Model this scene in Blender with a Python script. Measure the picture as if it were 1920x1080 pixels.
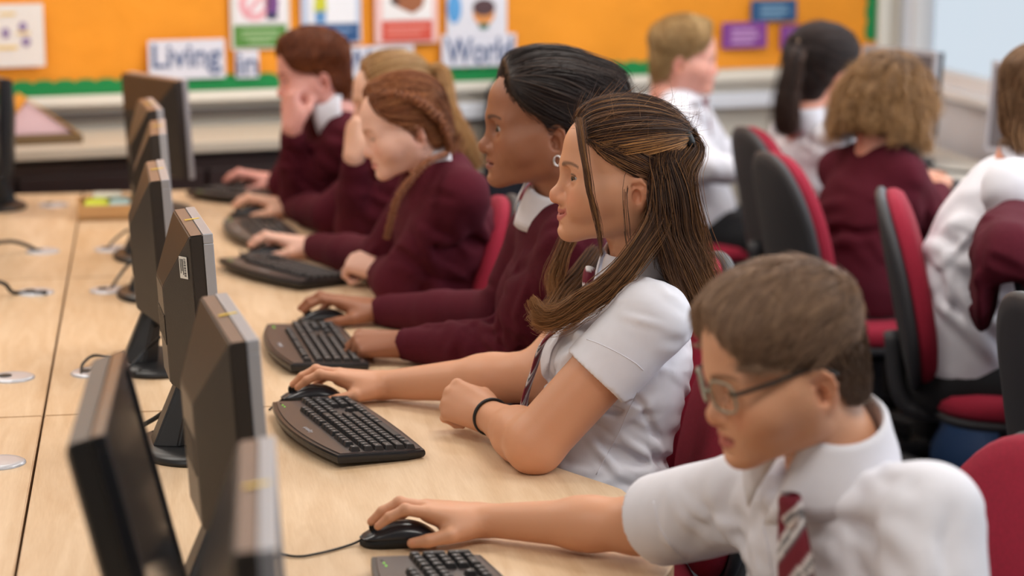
import bpy, bmesh, math, random
import numpy as np
from mathutils import Vector, Matrix, Euler
R = math.radians
scene = bpy.context.scene
C = scene.collection
for o in list(bpy.data.objects): bpy.data.objects.remove(o)

# ------------------------------------------------------------------ camera
FPX = 4000.0                       # focal length in pixels of a 1920 wide frame
CAM_YAW, CAM_PITCH = R(9.74), R(10.9)
CAM_POS = np.array([0.0, 0.0, 1.668])
FW = np.array([math.sin(CAM_YAW)*math.cos(CAM_PITCH), math.cos(CAM_YAW)*math.cos(CAM_PITCH), -math.sin(CAM_PITCH)])
RT = np.array([math.cos(CAM_YAW), -math.sin(CAM_YAW), 0.0])
UP = np.cross(RT, FW)
cd = bpy.data.cameras.new('camera'); cam = bpy.data.objects.new('camera', cd); C.objects.link(cam)
cam.matrix_world = Matrix(((RT[0], UP[0], -FW[0], CAM_POS[0]), (RT[1], UP[1], -FW[1], CAM_POS[1]),
                           (RT[2], UP[2], -FW[2], CAM_POS[2]), (0, 0, 0, 1)))
cd.sensor_width = 36.0; cd.lens = 36.0*FPX/1920.0; cd.clip_start = 0.05
cd.dof.use_dof = True; cd.dof.focus_distance = 3.42; cd.dof.aperture_fstop = 2.7
scene.camera = cam
# ------------------------------------------------------------------ world, lights, exposure
w = bpy.data.worlds.new('world'); scene.world = w; w.use_nodes = True
bg = w.node_tree.nodes['Background']; bg.inputs[0].default_value = (0.80, 0.90, 1.0, 1); bg.inputs[1].default_value = 1.25
scene.view_settings.view_transform = 'Standard'; scene.view_settings.look = 'None'
scene.view_settings.gamma = 1.0; scene.view_settings.use_curve_mapping = False
scene.view_settings.exposure = -0.60
def area(name, loc, aim, sx, sy, power, col):
    l = bpy.data.lights.new(name, 'AREA'); l.shape = 'RECTANGLE'; l.size = sx; l.size_y = sy
    l.energy = power; l.color = col
    o = bpy.data.objects.new(name, l); C.objects.link(o); o.location = loc
    d = Vector(aim) - Vector(loc); o.rotation_euler = d.to_track_quat('-Z', 'Y').to_euler()
    return o
for (lx, ly) in ((-0.9, 1.6), (1.1, 1.6), (-0.9, 4.2), (1.1, 4.2), (2.4, 3.0), (-0.9, 6.4), (1.1, 6.3), (2.4, 6.0)):
    area('ceiling_lamp_light', (lx, ly, 2.66), (lx, ly, 0), 1.1, 0.5, 26, (1.0, 0.95, 0.88))
area('window_daylight', (2.72, 4.4, 1.75), (0.6, 4.2, 0.9), 4.2, 1.3, 70, (0.86, 0.93, 1.0))
area('left_fill_light', (-2.9, 0.6, 1.9), (0.8, 3.8, 0.9), 2.4, 1.4, 26, (0.95, 0.97, 1.0))  # fill light added from the left, outside the view

# ------------------------------------------------------------------ small maths
def ray(x, y): return FW + RT*(x-960)/FPX - UP*(y-540)/FPX
def onz(x, y, z=0.72):             # the point at height z seen at a picture position
    d = ray(x, y); return CAM_POS + d*((z-CAM_POS[2])/d[2])
def at(x, y, Y):                   # the point at depth Y seen at a picture position
    d = ray(x, y); return CAM_POS + d*(Y/d[1])
def V(*a): return np.array(a, float)
# ------------------------------------------------------------------ materials
MATS = {}
def nd(nt, t, **kw):
    n = nt.nodes.new(t)
    for k, v in kw.items(): setattr(n, k, v)
    return n
def mat(name, col=(0.5, 0.5, 0.5), rough=0.5, metal=0.0, spec=0.5, noise=None, bump=None, attr=None, sss=0.0, coat=0.0, sheen=0.0, emit=None, alpha=None, trans=0.0):
    if name in MATS: return MATS[name]
    m = bpy.data.materials.new(name); m.use_nodes = True; nt = m.node_tree
    b = nt.nodes['Principled BSDF']
    b.inputs['Base Color'].default_value = (*col, 1); b.inputs['Roughness'].default_value = rough
    b.inputs['Metallic'].default_value = metal; b.inputs['Specular IOR Level'].default_value = spec
    tc = nd(nt, 'ShaderNodeTexCoord')
    src = None
    if attr:
        a = nd(nt, 'ShaderNodeAttribute', attribute_name=attr); src = a.outputs['Color']
        nt.links.new(src, b.inputs['Base Color'])
    if noise:
        sc, amt = noise[0], noise[1]
        n = nd(nt, 'ShaderNodeTexNoise'); n.inputs['Scale'].default_value = sc; n.inputs['Detail'].default_value = 4
        mp = nd(nt, 'ShaderNodeMapping')
        if len(noise) > 2: mp.inputs['Scale'].default_value = noise[2]
        nt.links.new(tc.outputs['Object'], mp.inputs['Vector']); nt.links.new(mp.outputs['Vector'], n.inputs['Vector'])
        mr = nd(nt, 'ShaderNodeMapRange'); mr.inputs[1].default_value = 0.3; mr.inputs[2].default_value = 0.7
        mr.inputs[3].default_value = 1-amt; mr.inputs[4].default_value = 1+amt
        nt.links.new(n.outputs['Fac'], mr.inputs[0])
        mx = nd(nt, 'ShaderNodeVectorMath', operation='MULTIPLY')
        if src: nt.links.new(src, mx.inputs[0])
        else: mx.inputs[0].default_value = col
        nt.links.new(mr.outputs[0], mx.inputs[1]); nt.links.new(mx.outputs[0], b.inputs['Base Color'])
    if bump:
        n = nd(nt, 'ShaderNodeTexNoise'); n.inputs['Scale'].default_value = bump[0]; n.inputs['Detail'].default_value = 5
        nt.links.new(tc.outputs['Object'], n.inputs['Vector'])
        bp = nd(nt, 'ShaderNodeBump'); bp.inputs['Strength'].default_value = bump[1]; bp.inputs['Distance'].default_value = bump[2] if len(bump) > 2 else 0.002
        nt.links.new(n.outputs['Fac'], bp.inputs['Height']); nt.links.new(bp.outputs[0], b.inputs['Normal'])
    if sss:
        b.inputs['Subsurface Weight'].default_value = sss; b.inputs['Subsurface Radius'].default_value = (1.0, 0.35, 0.2)
        b.inputs['Subsurface Scale'].default_value = 0.006
    if coat: b.inputs['Coat Weight'].default_value = coat; b.inputs['Coat Roughness'].default_value = 0.15
    if sheen: b.inputs['Sheen Weight'].default_value = sheen; b.inputs['Sheen Roughness'].default_value = 0.5
    if trans: b.inputs['Transmission Weight'].default_value = trans
    if emit:
        b.inputs['Emission Color'].default_value = (*emit[:3], 1); b.inputs['Emission Strength'].default_value = emit[3]
    if alpha is not None: b.inputs['Alpha'].default_value = alpha
    MATS[name] = m
    return m
def srgb(r, g, b):
    f = lambda c: (c/255/12.92 if c/255 <= 0.04045 else ((c/255+0.055)/1.055)**2.4)
    return (f(r), f(g), f(b))
def wood(name, c1, c2):
    m = bpy.data.materials.new(name); m.use_nodes = True; nt = m.node_tree; b = nt.nodes['Principled BSDF']
    tc = nd(nt, 'ShaderNodeTexCoord'); mp = nd(nt, 'ShaderNodeMapping'); mp.inputs['Scale'].default_value = (9, 1.1, 9)
    nt.links.new(tc.outputs['Object'], mp.inputs['Vector'])
    n = nd(nt, 'ShaderNodeTexNoise'); n.inputs['Scale'].default_value = 3.0; n.inputs['Detail'].default_value = 6; n.inputs['Distortion'].default_value = 1.2
    nt.links.new(mp.outputs['Vector'], n.inputs['Vector'])
    mp2 = nd(nt, 'ShaderNodeMapping'); mp2.inputs['Scale'].default_value = (90, 6, 90); nt.links.new(tc.outputs['Object'], mp2.inputs['Vector'])
    n2 = nd(nt, 'ShaderNodeTexNoise'); n2.inputs['Scale'].default_value = 4.0; n2.inputs['Detail'].default_value = 3; nt.links.new(mp2.outputs['Vector'], n2.inputs['Vector'])
    # wide glued boards: each a slightly different tone
    sep = nd(nt, 'ShaderNodeSeparateXYZ'); nt.links.new(tc.outputs['Object'], sep.inputs[0])
    mu = nd(nt, 'ShaderNodeMath', operation='MULTIPLY'); mu.inputs[1].default_value = 14.0; nt.links.new(sep.outputs['X'], mu.inputs[0])
    fl = nd(nt, 'ShaderNodeMath', operation='FLOOR'); nt.links.new(mu.outputs[0], fl.inputs[0])
    wn = nd(nt, 'ShaderNodeTexWhiteNoise', noise_dimensions='1D'); nt.links.new(fl.outputs[0], wn.inputs['W'])
    add = nd(nt, 'ShaderNodeMath', operation='MULTIPLY_ADD'); add.inputs[1].default_value = 0.35; nt.links.new(n2.outputs['Fac'], add.inputs[0]); nt.links.new(n.outputs['Fac'], add.inputs[2])
    add2 = nd(nt, 'ShaderNodeMath', operation='MULTIPLY_ADD'); add2.inputs[1].default_value = 0.12; nt.links.new(wn.outputs['Value'], add2.inputs[0]); nt.links.new(add.outputs[0], add2.inputs[2])
    cr = nd(nt, 'ShaderNodeValToRGB'); cr.color_ramp.elements[0].position = 0.45; cr.color_ramp.elements[1].position = 0.98
    cr.color_ramp.elements[0].color = (*c1, 1); cr.color_ramp.elements[1].color = (*c2, 1)
    nt.links.new(add2.outputs[0], cr.inputs[0]); nt.links.new(cr.outputs[0], b.inputs['Base Color'])
    b.inputs['Roughness'].default_value = 0.38; b.inputs['Specular IOR Level'].default_value = 0.4
    MATS[name] = m; return m

# ------------------------------------------------------------------ objects
def new(name, verts, faces, material=None, parent=None, smooth=False, mats=None, mi=None, cols=None):
    me = bpy.data.meshes.new(name)
    verts = np.asarray(verts, np.float32).reshape(-1, 3)
    if isinstance(faces, np.ndarray):
        nf, k = faces.shape
        me.vertices.add(len(verts)); me.vertices.foreach_set('co', verts.ravel())
        me.loops.add(nf*k); me.loops.foreach_set('vertex_index', faces.ravel().astype(np.int32))
        me.polygons.add(nf); me.polygons.foreach_set('loop_start', np.arange(0, nf*k, k, dtype=np.int32))
        me.polygons.foreach_set('loop_total', np.full(nf, k, np.int32))
        me.update(calc_edges=True)
    else:
        me.from_pydata(verts.tolist(), [], [list(f) for f in faces])
    for m in (mats or ([material] if material else [])): me.materials.append(m)
    if mi is not None: me.polygons.foreach_set('material_index', np.asarray(mi, np.int32))
    if smooth: me.polygons.foreach_set('use_smooth', np.ones(len(me.polygons), bool))
    if cols is not None:
        a = me.color_attributes.new('Col', 'FLOAT_COLOR', 'POINT')
        c4 = np.ones((len(verts), 4), np.float32); c4[:, :3] = cols; a.data.foreach_set('color', c4.ravel())
    me.validate(); me.update()
    o = bpy.data.objects.new(name, me); C.objects.link(o)
    if parent: o.parent = parent
    return o
def frombm(name, bm, material, parent=None, smooth=False, mats=None):
    me = bpy.data.meshes.new(name); bmesh.ops.recalc_face_normals(bm, faces=bm.faces[:]); bm.to_mesh(me); bm.free()
    for m in (mats or [material]): me.materials.append(m)
    if smooth: me.polygons.foreach_set('use_smooth', np.ones(len(me.polygons), bool))
    o = bpy.data.objects.new(name, me); C.objects.link(o)
    if parent: o.parent = parent
    return o
def bx(bm, c, s, bev=0.0, rot=None, seg=2, mi=0):
    r = bmesh.ops.create_cube(bm, size=1.0); vs = r['verts']
    bmesh.ops.scale(bm, vec=Vector(s), verts=vs)
    fs = list({f for v in vs for f in v.link_faces})
    for f in fs: f.material_index = mi
    if bev > 0:
        es = list({e for v in vs for e in v.link_edges})
        g = bmesh.ops.bevel(bm, geom=es, offset=bev, segments=seg, affect='EDGES', profile=0.5)
        vs = list({v for f in g['faces'] for v in f.verts} | {v for v in vs if v.is_valid})
        for f in g['faces']: f.material_index = mi
    M = Matrix.Translation(Vector(c)) @ (Euler(rot).to_matrix().to_4x4() if rot else Matrix.Identity(4))
    bmesh.ops.transform(bm, matrix=M, verts=vs); return vs
def box(name, c, s, m, parent=None, bev=0.0, rot=None, seg=2, smooth=False):
    bm = bmesh.new(); bx(bm, c, s, bev, rot, seg); return frombm(name, bm, m, parent, smooth)
def cyl(bm, a, b, r0, r1=None, n=20, caps=True):
    a, b = Vector(a), Vector(b); d = b-a; r1 = r0 if r1 is None else r1
    r = bmesh.ops.create_cone(bm, cap_ends=caps, segments=n, radius1=r0, radius2=r1, depth=d.length)
    M = Matrix.Translation((a+b)/2) @ d.to_track_quat('Z', 'Y').to_matrix().to_4x4()
    bmesh.ops.transform(bm, matrix=M, verts=r['verts']); return r['verts']
def smoothpath(pts, n=12):
    P = [np.array(p, float) for p in pts]; P = [2*P[0]-P[1]] + P + [2*P[-1]-P[-2]]; out = []
    for i in range(1, len(P)-2):
        for k in range(n):
            t = k/n; out.append(0.5*((2*P[i]) + (-P[i-1]+P[i+1])*t + (2*P[i-1]-5*P[i]+4*P[i+1]-P[i+2])*t*t + (-P[i-1]+3*P[i]-3*P[i+1]+P[i+2])*t**3))
    out.append(P[-2]); return np.array(out)
def tube(pts, r, n=8, closed=False):
    """verts, quad faces of a tube along pts"""
    P = np.array(pts, float); m = len(P); rr = np.broadcast_to(r, (m,)).astype(float)
    T = np.gradient(P, axis=0) if not closed else np.roll(P, -1, 0)-np.roll(P, 1, 0)
    T /= np.linalg.norm(T, axis=1)[:, None]+1e-12
    nv = np.array([0, 0, 1.0]) if abs(T[0][2]) < 0.9 else np.array([1.0, 0, 0]); vs = []
    for i in range(m):
        nv = nv - T[i]*(nv @ T[i]); nv /= np.linalg.norm(nv)+1e-12; b = np.cross(T[i], nv)
        a = np.arange(n)*2*math.pi/n; vs.append(P[i]+rr[i]*(np.cos(a)[:, None]*nv+np.sin(a)[:, None]*b))
    vs = np.concatenate(vs); f = []
    for i in range(m if closed else m-1):
        j = (i+1) % m
        for k in range(n): f.append((i*n+k, i*n+(k+1) % n, j*n+(k+1) % n, j*n+k))
    if not closed:
        f.append(tuple(range(n))[::-1]); f.append(tuple((m-1)*n+k for k in range(n)))
    return vs, f
def cable(name, pts, r, m, parent=None, n=10):
    v, f = tube(smoothpath(pts, n), r); return new(name, v, f, m, parent, True)
def prism(bm, outline, z0, z1):
    """extrude a 2-D outline (x,y) from z0 to z1"""
    a = [bm.verts.new((x, y, z0)) for x, y in outline]; b = [bm.verts.new((x, y, z1)) for x, y in outline]; n = len(a)
    bm.faces.new(b); bm.faces.new(a[::-1])
    for i in range(n): bm.faces.new((a[i], a[(i+1) % n], b[(i+1) % n], b[i]))
    return a+b
def tag(o, label=None, cat=None, group=None, kind=None):
    if label: o['label'] = label
    if cat: o['category'] = cat
    if group: o['group'] = group
    if kind: o['kind'] = kind
    return o
def thing(name, label, cat, loc=(0, 0, 0), rz=0, group=None):
    o = bpy.data.objects.new(name, None); C.objects.link(o); o.location = loc; o.rotation_euler = (0, 0, rz); o.empty_display_size = 0.05
    return tag(o, label, cat, group)
def copy_tree(o, parent=None):
    c = o.copy(); C.objects.link(c)
    if parent: c.parent = parent
    for ch in [x for x in list(bpy.data.objects) if x.parent == o]: copy_tree(ch, c)
    return c
# ------------------------------------------------------------------ the room
m_wall = mat('cream_paint', srgb(226, 218, 205), 0.7, noise=(3, 0.03))
m_white = mat('white_paint', srgb(232, 232, 234), 0.5)
m_carpet = mat('dark_carpet', srgb(38, 38, 46), 0.95, noise=(160, 0.35), bump=(400, 0.6))
m_ceil = mat('ceiling_tile', srgb(235, 233, 228), 0.9, noise=(60, 0.03))
WO = V(-0.40, 7.20, 0); WD = V(0.981, 0.196, 0); WD /= np.linalg.norm(WD); WN = V(WD[1], -WD[0], 0)   # back wall: origin, run, normal into the room
WROT = math.atan2(WD[1], WD[0])
def wallpt(x, y):                  # (run, height) on the back wall
    d = ray(x, y); t = ((WO-CAM_POS) @ WN)/(d @ WN); p = CAM_POS+d*t
    return (p-WO) @ WD, p[2]
def wall_local(name, mt, parent=None):  pass
def on_wall(o): o.location = WO; o.rotation_euler = (0, 0, WROT); return o      # local x = run, -y = into the room
S_END = wallpt(1664, 60)[0]
RX = (WO+WD*S_END)[0]; RY = (WO+WD*S_END)[1]
tag(box('floor', (0.4, 3.4, -0.05), (7.0, 11.0, 0.1), m_carpet), kind='structure')
tag(box('wall_left', (-3.06, 3.0, 1.4), (0.12, 10.2, 2.8), m_wall), kind='structure')
tag(box('wall_near', (0.0, -2.06, 1.4), (7.0, 0.12, 2.8), m_wall), kind='structure')
tag(box('ceiling', (0.4, 3.4, 2.85), (7.0, 11.2, 0.1), m_ceil), kind='structure')
o = box('wall_back', ((S_END-2.9)/2, 0.06, 1.4), (S_END+3.1, 0.12, 2.8), m_wall); on_wall(o); tag(o, kind='structure')
# right wall: sill wall, lintel, piers, with a long window between
bm = bmesh.new(); wl0, wl1 = -2.0, RY+0.3
bx(bm, (RX+0.11, (wl0+wl1)/2, 0.46), (0.12, wl1-wl0, 0.92)); bx(bm, (RX+0.11, (wl0+wl1)/2, 2.6), (0.12, wl1-wl0, 0.4))
bx(bm, (RX+0.11, RY+0.20, 1.66), (0.12, 0.5, 1.52)); bx(bm, (RX+0.11, -0.68, 1.66), (0.12, 2.66, 1.52))
tag(frombm('wall_right', bm, mat('pale_blue_white_paint', srgb(224, 228, 238), .6)), kind='structure')
wn = tag(bpy.data.objects.new('window_1', None), kind='structure'); C.objects.link(wn); wn.location = (RX+0.11, 0, 0)
bm = bmesh.new()
ys = np.linspace(0.65, RY-0.06, 6)
for yy in ys: bx(bm, (0, yy, 1.66), (0.07, 0.055, 1.48))
for zz in (0.945, 1.95, 2.375): bx(bm, (0, (ys[0]+ys[-1])/2, zz), (0.06, ys[-1]-ys[0], 0.05))
frombm('window_frame', bm, m_white, wn)
box('window_sill', (-0.05, (ys[0]+ys[-1])/2, 0.905), (0.10, ys[-1]-ys[0]+0.1, 0.03), m_white, wn, 0.005)
m_glass = mat('window_glass', (1, 1, 1), 0.02, trans=1.0); m_glass.node_tree.nodes['Principled BSDF'].inputs['IOR'].default_value = 1.02
for a, b in zip(ys[:-1], ys[1:]):
    box('pane', (0.0, (a+b)/2, 1.66), (0.006, b-a-0.05, 1.42), m_glass, wn)
w2 = tag(bpy.data.objects.new('added_window', None), kind='structure'); C.objects.link(w2); w2.location = (-2.985, 0.6, 0)  # unseen window, added only to give the left fill light a source
bm = bmesh.new()
for yy in (-1.25, 0, 1.25): bx(bm, (0, yy, 1.9), (0.06, 0.06, 1.5))
for zz in (1.17, 2.63): bx(bm, (0, 0, zz), (0.06, 2.56, 0.06))
frombm('window_frame', bm, m_white, w2)
for yy in (-0.625, 0.625): box('pane', (-0.008, yy, 1.9), (0.008, 1.19, 1.40), m_glass, w2)
# pinboard
m_orange = mat('orange_backing_paper', srgb(240, 152, 30), 0.75, noise=(5, 0.05), bump=(3.5, 0.5, 0.05))
m_green = mat('green_border_card', srgb(0, 134, 66), 0.7)
m_frame = mat('board_frame', srgb(232, 226, 214), 0.55)
sL = -2.5; sG, zb = wallpt(1224, 137); sR, _ = wallpt(1630, 60); zb = 0.5*(zb+wallpt(60, 178)[1])
pb = thing('pinboard', 'wide noticeboard backed in orange paper with a scalloped green border', 'noticeboard'); on_wall(pb)
zt = 2.05
N = 60
xs = np.linspace(sL, sR, N); zs = np.linspace(zb+0.01, zt, 18); vs = []; fc = []
for j, z in enumerate(zs):
    for i, x in enumerate(xs):
        rp = 0.006*math.sin(x*5+z*3+math.sin(z*7))+0.004*math.sin(x*11-z*13); vs.append((x, -0.035-max(rp, -0.004), z))
for j in range(17):
    for i in range(N-1): a = j*N+i; fc.append((a, a+1, a+N+1, a+N))
new('backing_paper', vs, fc, m_orange, pb, True)
bm = bmesh.new(); bx(bm, ((sL+sR)/2, -0.012, (zb+zt)/2), (sR-sL+0.06, 0.024, zt-zb+0.06)); frombm('board', bm, m_frame, pb)
def scallop(name, p0, p1, wdt, side):
    """strip with a scalloped inner edge, from p0 to p1 (run,height), scallops on +side"""
    p0, p1 = np.array(p0), np.array(p1); L = np.linalg.norm(p1-p0); u = (p1-p0)/L; nrm = np.array([-u[1], u[0]])*side
    n = int(L/0.068); bm = bmesh.new(); out = [p0]
    out.append(p1)
    for k in range(n*8, -1, -1):
        t = k/8; h = wdt-0.011+0.011*math.sqrt(max(0, 1-(2*(t % 1)-1)**2)) if True else 0
        out.append(p0+u*(L*t/n)+nrm*h)
    a = [bm.verts.new((p[0], -0.049, p[1])) for p in out]; b = [bm.verts.new((p[0], -0.046, p[1])) for p in out]; m = len(a)
    bm.faces.new(a); bm.faces.new(b[::-1])
    for i in range(m): bm.faces.new((a[i], b[i], b[(i+1) % m], a[(i+1) % m]))
    return frombm(name, bm, m_green, pb)
scallop('scalloped_border', (sL, zb), (sG, zb), 0.052, 1)
scallop('scalloped_border', (sR, zb+0.1), (sR, zt), 0.046, 1)
bm = bmesh.new(); bx(bm, (sR+0.03, -0.03, (zb+zt)/2), (0.05, 0.06, zt-zb+0.1), 0.006); bx(bm, ((sL+sR)/2, -0.03, zb-0.02), (sR-sL, 0.055, 0.035), 0.005)
frombm('frame_trim', bm, m_frame, pb)
# papers on the board
def flat(bm, pts, d=-0.058, mi=0, th=0.0012):
    a = [bm.verts.new((x, d, z)) for x, z in pts]; b = [bm.verts.new((x, d+th, z)) for x, z in pts]; n = len(a)
    bm.faces.new(a).material_index = mi; bm.faces.new(b[::-1]).material_index = mi
    for i in range(n): bm.faces.new((a[i], b[i], b[(i+1) % n], a[(i+1) % n])).material_index = mi
def rectpx(x0, y0, x1, y1):
    a = wallpt(x0, (y0+y1)/2)[0]; b = wallpt(x1, (y0+y1)/2)[0]; xm = (x0+x1)/2
    return a, b, wallpt(xm, y1)[1], wallpt(xm, y0)[1]
def R4(r): a, b, c, d = r; return [(a, c), (b, c), (b, d), (a, d)]
def disc(cx, cz, rx, rz, n=20): return [(cx+rx*math.cos(2*math.pi*i/n), cz+rz*math.sin(2*math.pi*i/n)) for i in range(n)]
PC = {}
def pc(r, g, b):
    k = (r, g, b)
    if k not in PC: PC[k] = mat('card_%d_%d_%d' % k, srgb(r, g, b), 0.6)
    return PC[k]
def paper(name, label, rect, base, parts, cat='poster', group=None):
    t = thing(name, label, cat, group=group); on_wall(t)
    bm = bmesh.new(); flat(bm, R4(rect), -0.054, th=0.0014); frombm('sheet', bm, pc(*base), t)
    for nm, pts, col, lv in parts:
        bm = bmesh.new()
        for p in (pts if isinstance(pts[0], list) else [pts]): flat(bm, p, -0.055-0.0012*lv, th=0.001)
        frombm(nm, bm, pc(*col), t)
    return t
def px(*pp): return [wallpt(*p) for p in pp]
def dpx(x, y, rx, ry): a = wallpt(x, y); b = wallpt(x+rx, y); c = wallpt(x, y-ry); return disc(a[0], a[1], b[0]-a[0], c[1]-a[1])
paper('poster', 'white poster over a green caption band, left of the four posters', rectpx(424, -95, 535, 90), (226, 222, 214),
      [('caption_band', R4(rectpx(431, 45, 529, 86)), (86, 140, 60), 1), ('picture_panel', R4(rectpx(431, -70, 529, 43)), (240, 236, 240), 1),
       ('pink_ring', dpx(470, 5, 30, 32), (238, 170, 180), 2), ('ring_centre', dpx(470, 5, 17, 19), (240, 236, 240), 3), ('bar', px((448, 26), (454, 32), (492, -16), (486, -22)), (238, 170, 180), 4),
       ('purple_figure', px((492, 26), (512, 26), (514, 0), (508, -18), (496, -18), (490, 0)), (120, 70, 140), 2), ('figure_legs', R4(rectpx(492, 22, 512, 34)), (50, 55, 90), 3),
       ('caption_lines', [R4(rectpx(446, 54, 514, 58)), R4(rectpx(446, 64, 514, 68)), R4(rectpx(458, 73, 502, 77))], (170, 200, 150), 2)])
paper('poster', 'poster with a pale blue edge and a navy caption block', rectpx(556, -95, 668, 79), (196, 206, 228),
      [('picture_panel', R4(rectpx(570, -70, 658, 42)), (240, 240, 246), 1), ('caption_block', R4(rectpx(562, 42, 664, 76)), (40, 82, 134), 1),
       ('yellow_figure', px((580, 20), (604, 20), (602, -14), (582, -14)), (206, 206, 50), 2), ('figure_legs', R4(rectpx(582, 17, 602, 41)), (96, 148, 200), 2),
       ('caption_lines', [R4(rectpx(574, 52, 652, 56)), R4(rectpx(574, 62, 640, 66))], (130, 160, 200), 2)])
paper('poster', 'poster with a pink edge, clasped brown hands and a red caption block', rectpx(694, -95, 811, 79), (242, 200, 196),
      [('picture_panel', R4(rectpx(708, -70, 800, 35)), (242, 238, 238), 1), ('caption_block', R4(rectpx(707, 37, 801, 75)), (214, 84, 66), 1),
       ('hands', px((722, 3), (742, 14), (764, 24), (782, 12), (788, -10), (760, -26), (730, -18)), (160, 96, 60), 2), ('cuff', px((722, 3), (733, 9), (740, -2), (728, -8)), (60, 44, 44), 3),
       ('caption_lines', [R4(rectpx(716, 47, 792, 51)), R4(rectpx(716, 58, 780, 62))], (236, 150, 138), 2)])
paper('poster', 'white poster with a blue blob and an orange-chinned round face', rectpx(828, -95, 940, 62), (226, 226, 236),
      [('blue_blob', dpx(842, 14, 13, 28), (88, 160, 220), 1), ('face', dpx(897, 22, 20, 24), (228, 150, 80), 1), ('dark_hair', dpx(897, 12, 21, 16), (84, 56, 60), 2), ('collar', dpx(897, 47, 9, 6), (40, 110, 90), 2)])
paper('poster', 'white drawing sheet pinned at the left end of the orange board', rectpx(-70, 6, 78, 124), (232, 226, 222),
      [('drawing_dot', dpx(38, 48, 8, 9), (150, 130, 170), 1), ('drawing_dot', dpx(44, 76, 9, 9), (150, 130, 170), 1), ('drawing_dot', dpx(6, 60, 8, 10), (150, 130, 170), 1), ('drawing_strokes', [R4(rectpx(-10, 84, 28, 90)), R4(rectpx(26, 58, 52, 62)), R4(rectpx(-6, 22, 24, 27))], (236, 200, 110), 1)])
def word(txt, label, rect, tcol=(74, 96, 140)):
    t = thing('word_card', label, 'card', group='word cards on the pinboard'); on_wall(t)
    a, b, c, d = rect
    bm = bmesh.new(); flat(bm, R4(rect), -0.060, th=0.0014); frombm('sheet', bm, pc(224, 224, 236), t)
    cu = bpy.data.curves.new('lettering', 'FONT'); cu.body = txt; cu.extrude = 0.0008; cu.offset = 0.012
    to = bpy.data.objects.new('lettering', cu); C.objects.link(to)
    dg = bpy.context.evaluated_depsgraph_get(); me = bpy.data.meshes.new_from_object(to.evaluated_get(dg)); bpy.data.objects.remove(to)
    co = np.array([v.co[:] for v in me.vertices]); lo, hi = co.min(0), co.max(0)
    kx = (b-a)*0.90/(hi[0]-lo[0]); kz = min((d-c)*0.80/(hi[1]-lo[1]), kx*1.35)
    for v in me.vertices:
        x, y, z = v.co; v.co = ((a+b)/2+(x-(lo[0]+hi[0])/2)*kx, -0.0615+(-z), (c+d)/2+(y-(lo[1]+hi[1])/2)*kz)
    me.materials.clear(); me.materials.append(pc(*tcol)); me.name = 'lettering'
    lo_ = bpy.data.objects.new('lettering', me); C.objects.link(lo_); lo_.parent = t
    return t
word('Living', 'white card lettered Living, leftmost word on the board', rectpx(272, 72, 414, 145))
word('in', 'small white card lettered in, second word on the board', rectpx(434, 92, 477, 143))
word('Wider', 'white card lettered Wider behind the seated red-haired boy', rectpx(628, 84, 766, 142))
word('World', 'white card lettered World, last word on the board', rectpx(818, 62, 956, 122))
def sign(label, rect, base, line):
    a, b, c, d = rect; h = d-c; w_ = b-a
    L = [[(a+w_*0.2, c+h*f), (b-w_*q, c+h*f), (b-w_*q, c+h*(f+0.13)), (a+w_*0.2, c+h*(f+0.13))] for f, q in ((0.62, 0.25), (0.40, 0.18), (0.18, 0.3))]
    return paper('caption_card', label, rect, base, [('caption_lines', L, line, 1)], 'card', 'small caption cards on the board')
sign('dark blue caption card high on the right of the board', rectpx(1396, -2, 1481, 38), (38, 84, 130), (120, 160, 190))
sign('purple caption card beside the blond boy', rectpx(1342, 40, 1425, 88), (132, 62, 146), (196, 150, 204))
sign('purple caption card above the dark ponytail', rectpx(1451, 45, 1536, 91), (132, 62, 146), (180, 130, 190))
# dado trunking, low cupboard run along the wall
s0, z0 = wallpt(860, 205); zdado = 0.5*(wallpt(1400, 186)[1]+z0)
o = box('trim_1', ((s0-0.1+S_END)/2, -0.03, zdado), (S_END-s0+0.2, 0.06, 0.055), mat('pale_trunking', srgb(222, 226, 236), 0.4), bev=0.006); on_wall(o); tag(o, kind='structure')
cb = thing('low_cupboard', 'long dark brown low cupboard with pale top under the orange board', 'cupboard'); on_wall(cb)
sC, _ = wallpt(640, 300); zc = 0.84
m_dkbrown = mat('dark_brown_laminate', srgb(52, 34, 32), 0.45, noise=(4, 0.15)); m_shelf = mat('pale_laminate', srgb(196, 184, 168), 0.45)
box('carcass', ((sL+sC)/2, -0.25, zc/2-0.02), (sC-sL, 0.40, zc-0.06), m_dkbrown, cb)
box('worktop', ((sL+sC)/2, -0.27, zc-0.015), (sC-sL+0.03, 0.46, 0.035), m_shelf, cb, 0.004)
xx = sL
m_knob = mat('brass_knob', srgb(140, 110, 70), 0.35, metal=0.8)
while xx < sC-0.4:
    dr = box('door', (xx+0.30, -0.462, zc/2-0.03), (0.585, 0.02, zc-0.12), m_dkbrown, cb, 0.003)
    bm = bmesh.new(); bmesh.ops.create_uvsphere(bm, u_segments=12, v_segments=8, radius=0.016); bmesh.ops.translate(bm, vec=(xx+0.53, -0.49, zc-0.17), verts=bm.verts); frombm('knob', bm, m_knob, dr, True)
    xx += 0.6
sb, zb2 = wallpt(300, 225)
o = box('shadow_strip', ((sL+sC)/2, -0.022, 0.885), (sC-sL, 0.044, 0.022), mat('shadow_strip_tone', srgb(74, 66, 62), 0.5)); on_wall(o); tag(o, kind='structure')  # dark strip standing in for the shadow line above the cupboard
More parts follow.
